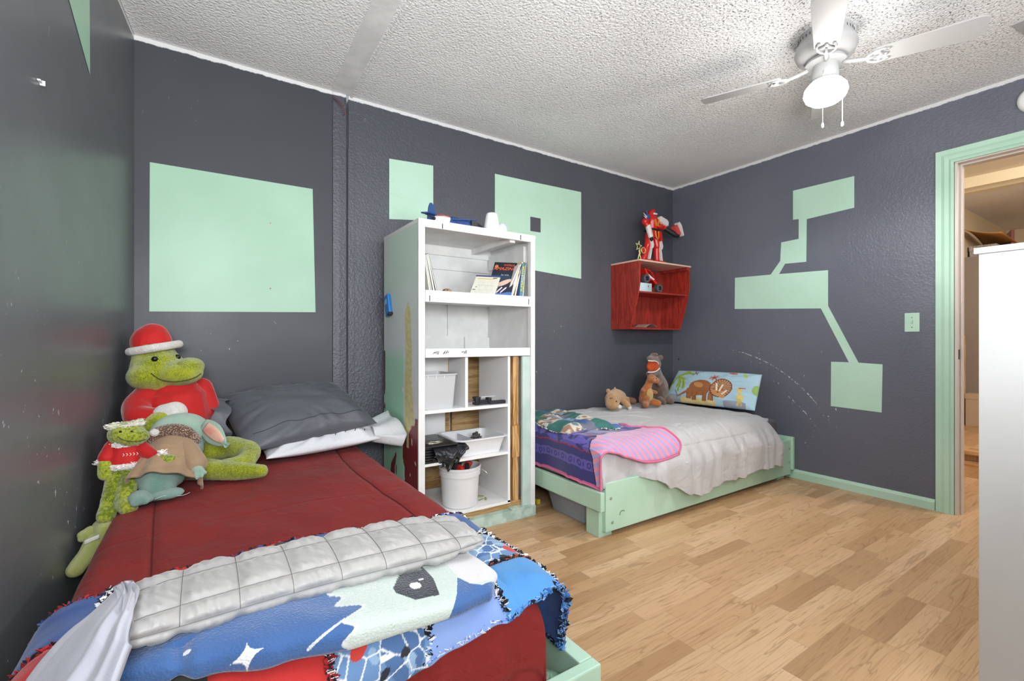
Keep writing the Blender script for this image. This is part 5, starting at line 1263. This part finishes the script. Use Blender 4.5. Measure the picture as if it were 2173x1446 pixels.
# loose bits on the bottom board
T = Toy('small_black_toy', 'small black and pale green toy at the left of the red shelf bottom', 'toy', (2.853, 2.60, 1.1145))
T.add(MB().ball((2.853, 2.60, 1.145), (.024, .022, .030)), 'body', bk); T.add(MB().ball((2.866, 2.578, 1.148), (.012, .010, .016)).ball((2.85, 2.58, 1.142), (.012, .006, .005)), 'face_plate', plain('pale_green_toy', 'a9b890', .5))
pap = plain('newsprint', 'b9a49c', .8, var=('8d7a74', 120))
tag(sheet('crumpled_paper', lambda u, v: (2.95+.22*u, 2.56+.14*v, 1.116+.028*max(0, math.sin((u-.35)*PI*1.5))*(1 if u > .35 else 0)+.003*nz(u*9, v*9)+.002), 40, 12, pap, thick=.0008), 'creased printed paper lying on the bottom of the red wall shelf', 'paper')

# ---------------------------------------------------------------- things in and on the bookcase
T = Toy('toy_airplane', 'blue toy airplane with a white nose on top of the bookcase', 'toy airplane', (1.08, 2.30, 1.615))
nv = plain('navy_foam', '17407c', .5); lb = plain('pale_blue_edge', '8fb4e0', .5)
f_ = T.add(MB().chain([(1.10, 2.29, 1.652), (1.22, 2.30, 1.650)], [.034, .034], 5, 16).chain([(1.22, 2.30, 1.65), (1.30, 2.31, 1.645)], [.034, .022], 4, 16), 'fuselage', nv, .004, 3)
T.add(MB().chain([(1.035, 2.285, 1.657), (1.095, 2.288, 1.654)], [.020, .033], 5, 16), 'nose', plain('white_nose', 'e4d8d4', .4), .004, 3, label='white nose with a red line')
T.add(MB().tube([(1.02, 2.262, 1.670), (1.05, 2.256, 1.680), (1.098, 2.252, 1.672)], .0022, 6), 'red_line', plain('red_line', 'b0443c', .5))
T.add(MB().prism([(1.005, 1.665), (1.012, 1.735), (1.020, 1.756), (1.030, 1.758), (1.042, 1.745), (1.060, 1.668)], 'y', 2.335, 2.343), 'tail_fin', nv, smooth=None)
T.add(MB().prism([(.965, 2.330), (1.0, 2.300), (1.10, 2.345), (1.10, 2.365)], 'z', 1.690, 1.697), 'tail_wing', nv, smooth=None)
T.add(MB().prism([(1.10, 2.262), (1.13, 2.258), (1.235, 2.198), (1.225, 2.193)], 'z', 1.660, 1.665), 'wing', nv, smooth=None)
T.add(MB().tube([(.945, 2.265, 1.676), (1.015, 2.275, 1.660)], [.002, .004], 6).ball((1.018, 2.276, 1.658), .009), 'propeller', bk)
T.add(MB().prism([(1.236, 1.618), (1.236, 1.675), (1.27, 1.670), (1.305, 1.650), (1.318, 1.618)], 'y', 2.262, 2.34), 'black_end', bk, smooth=None, label='black end piece')
T = Toy('white_lamp_shade', 'white tapered plastic cone on top of the bookcase', 'lamp shade', (1.350, 2.235, 1.615))
T.add(MB().lathe([(.045, 0), (.046, .012), (.042, .045), (.033, .098), (.030, .106), (.024, .110), (0, .111)], 36, (1.350, 2.235, 1.6155), cap=False), 'shade', white_plastic)
T.add(MB().tube([(1.350+.046*math.cos(a), 2.235+.046*math.sin(a), 1.6185) for a in [2*PI*k/30 for k in range(31)]], .003, 6), 'rim', white_plastic)
T = Toy('white_dome', 'pale white rounded plastic dome behind the cone on top of the bookcase', 'lamp', (1.455, 2.30, 1.615))
T.add(MB().lathe([(.036, 0), (.037, .035), (.033, .062), (.020, .078), (0, .082)], 32, (1.455, 2.30, 1.6155), cap=False), 'dome', plain('bluish_white', 'dfe2f0', .35))
T.add(MB().lathe([(.040, 0), (.040, .006), (.036, .009)], 32, (1.455, 2.30, 1.6155), cap=False), 'foot_ring', white_plastic)
# blue tape measure hanging on the side
T = Toy('tape_measure', 'blue tape measure clipped to the painted side of the bookcase', 'tape measure', (.872, 2.58, 1.21))
tb = plain('blue_case', '2a78c0', .35)
MT = Matrix.Translation((.872, 2.585, 1.21)) @ Matrix.Rotation(math.radians(-18), 4, 'X')
MB().box(-.011, .011, -.032, .034, -.062, .062, .010).build('case', tb, T.root, M=T.inv @ MT, smooth=50)
MB().box(-.012, .012, -.034, .0, -.066, -.052, .003).build('tip', bk, T.root, M=T.inv @ MT)
MB().box(-.0118, -.0105, -.012, .018, .005, .035, .0).build('label_patch', plain('pale_blue_label', '8fc0e4', .4), T.root, M=T.inv @ MT)
# books
def book(name, label, cat, W3, mat, base, rotm, group=None, pages=True):
    """W3 = (thickness, depth, height); base = bottom edge point; rotm leans it"""
    t = Toy(name, label, cat, base, group); th, dp, hh = W3
    M = Matrix.Translation(Vector(base)) @ rotm
    o = MB().box(0, .0012, 0, dp, 0, hh).box(th-.0012, th, 0, dp, 0, hh).box(0, th, dp-.0015, dp, 0, hh).build('cover', mat, t.root, M=t.inv @ M)
    MB().box(.0014, th-.0014, .001, dp-.002, .002, hh-.002).build('pages', page_m, t.root, M=t.inv @ M)
    return t, M, o
page_m = plain('paper_pages', 'd9d6cc', .8)
RL = lambda d, tw=0: Matrix.Rotation(math.radians(tw), 4, 'Z') @ Matrix.Rotation(math.radians(d), 4, 'Y')
z0 = 1.253
for k, (x_, col, lean, h_) in enumerate(((.912, 'e4e2da', -9, .19), (.922, '1d1f22', -10.5, .20), (.936, 'e8e8e4', -12, .205), (.950, '1f4a22', -14, .21))):
    book('book', ('white', 'black', 'pale', 'dark green')[k]+' thin book leaning left, '+('leftmost', 'second', 'third', 'rightmost')[k]+' in the top shelf stack', 'book', (.008, .16, h_), plain('cover_'+('white', 'black', 'pale', 'green')[k], col, .45), (x_+.055, 2.22, z0), RL(lean), 'thin books at the left of the top shelf')
tag(MB().ball((1.075, 2.24, z0+.016), (.026, .022, .016)).build('seashell', plain('shell_brown', 'a88a68', .7, bump=(90, .8, .005), var=('6b4f38', 120)), smooth=60), 'small brown seashell lying on the top shelf beside the books', 'shell')
# magazine with a dark cover facing out
def mag_print(u, v):
    c = (.010, .014, .030)
    if v > .93: c = (.012, .014, .02)
    if .45 < v < .62: c = (.012, .035, .075)
    if ell(u, v, .58, .40, .30, .07, .3): c = (.62, .42, .32)
    if ell(u, v, .35, .36, .14, .05, -.2): c = (.52, .36, .28)
    for k in range(3):
        if seg(u, v, .22+.16*k, .13, .36+.18*k, .26) < .022: c = (.62, .55, .62)
    if v < .12+.02*math.sin(u*9): c = (.05, .14, .38)
    if ell(u, v, .12, .87, .07, .05): c = (.50, .20, .10)
    return c
mt_ = Toy('magazine', 'dark magazine with orange lettering leaning in front of the other books', 'magazine', (1.290, 2.235, z0))
A0, B0, C0 = Vector((1.305, 2.225, z0+.001)), Vector((1.405, 2.190, z0+.001)), Vector((1.395, 2.305, z0+.215))
def magf(u, v):      # u across, v up
    wdt = (B0-A0)*1.35; up = (C0-A0)+Vector((-.0, 0, 0)); return A0+wdt*u+(Vector((.105, .075, .212)))*v
mt_.sheet('front_cover', magf, 70, 120, painted('magazine_print', .35), paint=mag_print, thick=.0008)
mt_.sheet('pages', lambda u, v: magf(u, v)+Vector((.004, .003, 0)), 4, 4, page_m, thick=.005)
ux = (B0-A0).normalized(); uy = Vector((.105, .075, .212)).normalized(); uz = ux.cross(uy).normalized()
if uz.y > 0: uz = -uz
def textM(fn, u, v, org): 
    p = fn(u, v)+uz*.0022-org; m = Matrix((ux, uy, uz)).transposed().to_4x4(); m.translation = p; return m
om_ = plain('orange_ink', 'e0602a', .5)
lettering('title', 'AMAZING', .030, textM(magf, .48, .80, mt_.loc), om_, mt_.root, shear=.3); lettering('subtitle', 'for kids', .015, textM(magf, .55, .62, mt_.loc), plain('pale_ink', 'a9b8b0', .5), mt_.root)
lettering('title_line', 'WORLD', .018, textM(magf, .62, .91, mt_.loc), om_, mt_.root, shear=.3)
pm = Toy('notepad', 'cream printed notepad with a dark blue top edge leaning low against the magazine', 'notepad', (1.20, 2.215, z0))
def pad(u, v): return Vector((1.200, 2.225, z0+.001))+Vector((.140, -.035, 0))*u+Vector((.070, .045, .122))*v
def pad_print(u, v):
    if v > .93: return (.03, .05, .14)
    if .80 < v < .86 and .1 < u < .8: return (.52, .36, .16)
    if ell(u, v, .80, .88, .10, .03): return (.06, .07, .09)
    if (v*14) % 1 < .22 and .15 < u < .85 and v < .74 and nz(u*30, v*4) > -.1: return (.34, .34, .32)
    if ell(u, v, .10, .30, .06, .025) or ell(u, v, .16, .42, .04, .02): return (.05, .05, .05)
    return (.56, .56, .48)
pm.sheet('printed_sheet', pad, 60, 80, painted('pad_print', .6), paint=pad_print, thick=.001); pm.sheet('backing', lambda u, v: pad(u, v)+Vector((.002, .004, 0)), 3, 3, page_m, thick=.006)
spec_ = (('d9d9d6', 27, .215, .004), ('e2e0da', 26, .214, .004), ('a8684a', 25, .205, .003), ('e6e6e6', 24, .218, .006), ('dcdcdc', 23, .220, .007), ('d8cf9a', 20, .228, .010))
x_ = 1.418
names_ = ('pale grey', 'off white', 'rust', 'white', 'light grey', 'pale yellow')
for k, (col, lean, h_, th) in enumerate(spec_):
    book('magazine', names_[k]+' thin magazine leaning right, '+('next to the dark cover', 'second from the dark cover', 'between two white ones', 'fourth from the dark cover', 'fifth from the dark cover', 'thickest and last')[k], 'magazine', (th, .13, h_), plain('cover_'+names_[k].replace(' ', '_'), col, .5), (x_, 2.205, z0), RL(lean), 'magazines leaning on the top shelf')
    x_ += th+.0035
book('book', 'brown and gold patterned book leaning behind the pale yellow magazine', 'book', (.012, .14, .19), plain('brown_gold_cover', '8a5f26', .5, var=('5f3d16', 60)), (x_+.006, 2.205, z0), RL(14))
bt, bM, bo = book('book', 'blue hardback book with yellow spine lettering at the right of the top shelf', 'book', (.022, .15, .205), plain('blue_cover', '4a78b8', .45), (x_+.040, 2.200, z0), RL(6))
MB().box(.0, .022, -.0012, .0008, 0, .205).build('spine', plain('spine_blue', '5282bf', .45, var=('4f7a4a', 14)), bt.root, M=bt.inv @ bM)
Mt = bt.inv @ bM @ Matrix.Translation((.011, -.0016, .115)) @ Matrix.Rotation(PI/2, 4, 'X') @ Matrix.Rotation(PI/2, 4, 'Z')
lettering('spine_title', 'SUPERGATOR', .024, Mt, plain('yellow_ink', 'd8cf4a', .5), bt.root, depth=.0004)
book('book', 'dark grey book standing against the blue hardback at the right end', 'book', (.010, .15, .20), plain('dark_grey_cover', '4a4a4c', .5), (x_+.066, 2.206, z0), RL(5))

# storage in the lower cells
def tub(name, label, cat, x0, x1, y0, y1, z0, z1, mat, rim=.010, taper=.012, r=.02, lid=None, wall=.003):
    t = Toy(name, label, cat, ((x0+x1)/2, (y0+y1)/2, z0)); cx, cy = (x0+x1)/2, (y0+y1)/2
    def ring(sx, sy, z, rr):
        P = []
        for (qx, qy, a0) in ((1, 1, 0), (-1, 1, 90), (-1, -1, 180), (1, -1, 270)):
            for k in range(6):
                a = math.radians(a0+18*k); P.append((cx+qx*(sx-rr)+rr*math.cos(a), cy+qy*(sy-rr)+rr*math.sin(a), z))
        return P
    hx, hy = (x1-x0)/2, (y1-y0)/2
    secs = [(hx-taper, hy-taper, z0, r), (hx-taper*.5, hy-taper*.5, (z0+z1)/2, r), (hx, hy, z1-.008, r), (hx+rim, hy+rim, z1-.006, r+rim), (hx+rim, hy+rim, z1, r+rim), (hx-wall, hy-wall, z1, r-wall),
            (hx-taper-wall, hy-taper-wall, z0+wall, r-wall)]
    b = MB(); rings = [[b.bm.verts.new(p) for p in ring(*s)] for s in secs]; n = 24
    for A, B in zip(rings, rings[1:]):
        for k in range(n): b.bm.faces.new((A[k], A[(k+1) % n], B[(k+1) % n], B[k]))
    b.bm.faces.new(rings[0]); b.bm.faces.new(rings[-1])
    t.add(b, 'tub', mat, smooth=35)
    return t
frost = G('frosted_plastic', 'dfe0e2', .4); frost.b.inputs['Transmission Weight'].default_value = .35
t = tub('storage_tub', 'tall translucent white plastic tub in the upper left cell of the lower shelves', 'tub', .915, 1.115, 2.20, 2.42, .6545, .835, frost.m, .008, .012, .018)
t.add(MB().box(.925, 1.105, 2.21, 2.41, .815, .818), 'lid_film', plain('film', 'c8c9cc', .3)); 
for x_ in (.945, .99, 1.035): t.add(MB().box(x_, x_+.003, 2.193, 2.1955, .812, .828), 'clip', white_plastic)
t = tub('white_basin', 'shallow white plastic basin holding grey gravel in the middle cell', 'basin', 1.115, 1.415, 2.178, 2.44, .387, .480, plain('basin_plastic', 'e2e3e6', .35), .014, .022, .035)
t.add(MB().box(1.222, 1.226, 2.20, 2.41, .391, .470), 'divider', plain('basin_divider', 'c4c6cc', .4))
rnd = random.Random(9); m = MB()
for k in range(420):
    r_ = min(.07, abs(rnd.gauss(0, .030))); a_ = rnd.uniform(0, 2*PI); hz_ = .085*math.exp(-(r_/.040)**2)
    m.ball((1.315+r_*1.3*math.cos(a_), 2.352+r_*math.sin(a_), .394+hz_*rnd.uniform(.5, 1)), (rnd.uniform(.003, .008), rnd.uniform(.003, .006), rnd.uniform(.003, .005)), M=Matrix.Rotation(rnd.uniform(0, 3), 4, 'Z'), seg=5)
gv = m.build('gravel_pile', plain('gravel_grey', '6f6a64', .9, var=('4a4642', 60))); tag(gv, 'heap of small grey stones inside the white basin', 'gravel', kind='stuff')
# black folder with bags on top
T = Toy('black_file_folder', 'black accordion folder with a metal handle ring on the lower left shelf', 'folder', (1.0, 2.30, .3865))
bkm = plain('black_vinyl', '17181b', .35, bump=(40, .2, .004))
for k in range(6):
    T.add(MB().box(.9055+.002*k, 1.085+.006*math.sin(k*2), 2.172+.002*k, 2.44, .3875+.013*k, .3975+.013*k, .002, M=Matrix.Translation((0, 0, 0))), 'folder_sleeve', bkm)
T.add(MB().box(.903, 1.105, 2.165, 2.45, .466, .474, .003), 'folder_cover', bkm)
T.add(MB().tube([(1.0+.045*math.cos(a)*(1), 2.235+.018*math.sin(a), .476) for a in [2*PI*k/28 for k in range(29)]], .003, 8), 'handle_ring', plain('pale_steel', 'cfc9b4', .25, 1))
def bag(u, v):
    x = .96+.19*u; y = 2.19-.050*math.sin(PI*min(1, v*1.2))-.02*v; z = .470-.135*v*(1-.55*abs(2*u-.9))+.01*math.sin(u*22)*v
    return (x, y+.008*math.sin(u*17+v*5)*v+.006*nz(u*9, v*9), z)
tag(sheet('black_plastic_bag', bag, 50, 30, plain('black_film', '1c1e24', .25, bump=(45, .5, .008)), thick=.0012), 'crumpled black plastic bag hanging over the shelf edge above the bucket', 'bag')
# bucket
T = Toy('plastic_bucket', 'white plastic bucket full of red tools at the bottom of the bookcase', 'bucket', (1.175, 2.285, .111))
bu = plain('bucket_white', 'dcdcde', .35)
T.add(MB().lathe([(0, 0), (.092, 0), (.096, .004), (.106, .165), (.112, .165), (.113, .190), (.109, .192), (.109, .200), (.115, .200), (.116, .212), (.110, .214), (.104, .205), (.090, .010), (0, .008)], 48, (1.175, 2.285, .111), cap=False), 'bucket_body', bu, smooth=30)
T.add(MB().tube(curvep([(1.270, 2.225, .302), (1.292, 2.20, .285), (1.300, 2.195, .262), (1.285, 2.20, .255)], 4), .0018, 6).tube([(1.262, 2.215, .300), (1.290, 2.202, .262)], .0012, 6), 'wire_handle', steel)
m = MB()
for k, (x_, y_, a) in enumerate(((1.14, 2.24, .3), (1.20, 2.25, -.4), (1.22, 2.31, .9), (1.16, 2.32, 1.6))):
    tt = tag(MB().box(-.011, .011, -.02, .02, -.055, .055, .006, M=Matrix.Translation((x_, y_, .285)) @ Matrix.Rotation(a, 4, 'Z') @ Matrix.Rotation(.5, 4, 'X')).build('clamp', plain('clamp_red', 'b8281e', .4) if k % 2 == 0 else (bpy.data.materials.get('clamp_dark') or plain('clamp_dark', '202022', .5)), smooth=50),
             ('front left red', 'front right black', 'rear right red', 'rear left black')[k]+' clamp sticking out of the white bucket', 'clamp', 'clamps in the bucket')
# strap and rods
T = Toy('strap_bundle', 'folded black nylon strap with buckles on the middle right shelf', 'strap', (1.30, 2.26, .6545))
nyl = plain('black_nylon', '20222a', .7, bump=(300, .4, .001))
T.add(MB().box(1.245, 1.32, 2.21, 2.245, .656, .668, .003).box(1.25, 1.33, 2.212, 2.243, .6685, .680, .003).box(1.32, 1.425, 2.200, 2.232, .655, .672, .003), 'webbing', nyl)
T.add(MB().box(1.232, 1.262, 2.205, 2.25, .656, .700, .004).box(1.31, 1.33, 2.203, 2.24, .660, .692, .003), 'buckle', bk)
T.add(MB().tube([(1.175, 2.26, .682), (1.245, 2.235, .684)], .004, 8).tube([(1.175, 2.25, .672), (1.24, 2.225, .674)], .003, 8), 'rod', plain('brown_rod', '6b5048', .5))
T.add(MB().box(1.27, 1.36, 2.215, 2.225, .694, .700, .002, M=Matrix.Identity(4)), 'clear_clip', plain('clear_clip', 'b8bcc2', .2))
for k, (x_, y_, a) in enumerate(((1.30, 2.27, .3), (1.325, 2.26, 1.2), (1.315, 2.30, 2.4))):
    tag(MB().box(-.018, .018, -.004, .004, 0, .004, .001, M=Matrix.Translation((x_, y_, .1110+.0045*k)) @ Matrix.Rotation(a, 4, 'Z')).build('leaf_scrap', plain('leaf_green', '8a8f4a', .7) if k == 0 else bpy.data.materials['leaf_green']), ('lowest', 'middle', 'topmost')[k]+' dry green leaf scrap on the bookcase bottom right of the bucket', 'leaf', 'leaf scraps')

# clear tub under the far bed
clear = G('clear_tub_plastic', 'd4dde8', .12); clear.b.inputs['Transmission Weight'].default_value = .62; clear.b.inputs['IOR'].default_value = 1.15
t = tub('clear_storage_box', 'clear plastic storage box with a pale lid under the foot of the far bed', 'storage box', 1.715, 2.25, 1.86, 2.22, .002, .120, clear.m, .012, .022, .045)
t.add(MB().box(1.695, 2.27, 1.84, 2.24, .1205, .136, .006), 'lid', plain('frosted_lid', 'dfeaea', .35), smooth=40)
rnd = random.Random(12)
cols = ('3a5a8c', '8c3a34', 'c9ccd2', '46506a', 'b9a8a0', '26304a')
mats_ = [plain('bin_item_'+n_, c, .5) for n_, c in zip(('blue', 'red', 'white', 'slate', 'beige', 'navy'), cols)]
for k in range(12):
    x_ = 1.80+.055*(k % 3)+rnd.uniform(-.006, .006); y_ = 1.935+.068*(k//3); 
    tag(MB().box(-.02, .02, -.026, .026, 0, .030+.035*rnd.random(), .006, M=Matrix.Translation((x_, y_, .008)) @ Matrix.Rotation(rnd.uniform(-.2, .2), 4, 'Z')).build('toy_block', mats_[k % 6], smooth=50),
        ('blue', 'red', 'white', 'slate', 'beige', 'navy')[k % 6]+' toy piece in the clear box, '+('foot end' if k % 3 == 0 else 'middle' if k % 3 == 1 else 'far end')+' of row '+('one', 'two', 'three', 'four')[k//3], 'toy', 'toy pieces in the clear box')
tag(MB().box(1.70, 1.725, 2.275, 2.30, .002, .032, .005).build('yellow_block', plain('yellow_plastic', 'c9b83a', .4), smooth=50), 'tiny yellow block on the floor under the far bed', 'toy block')
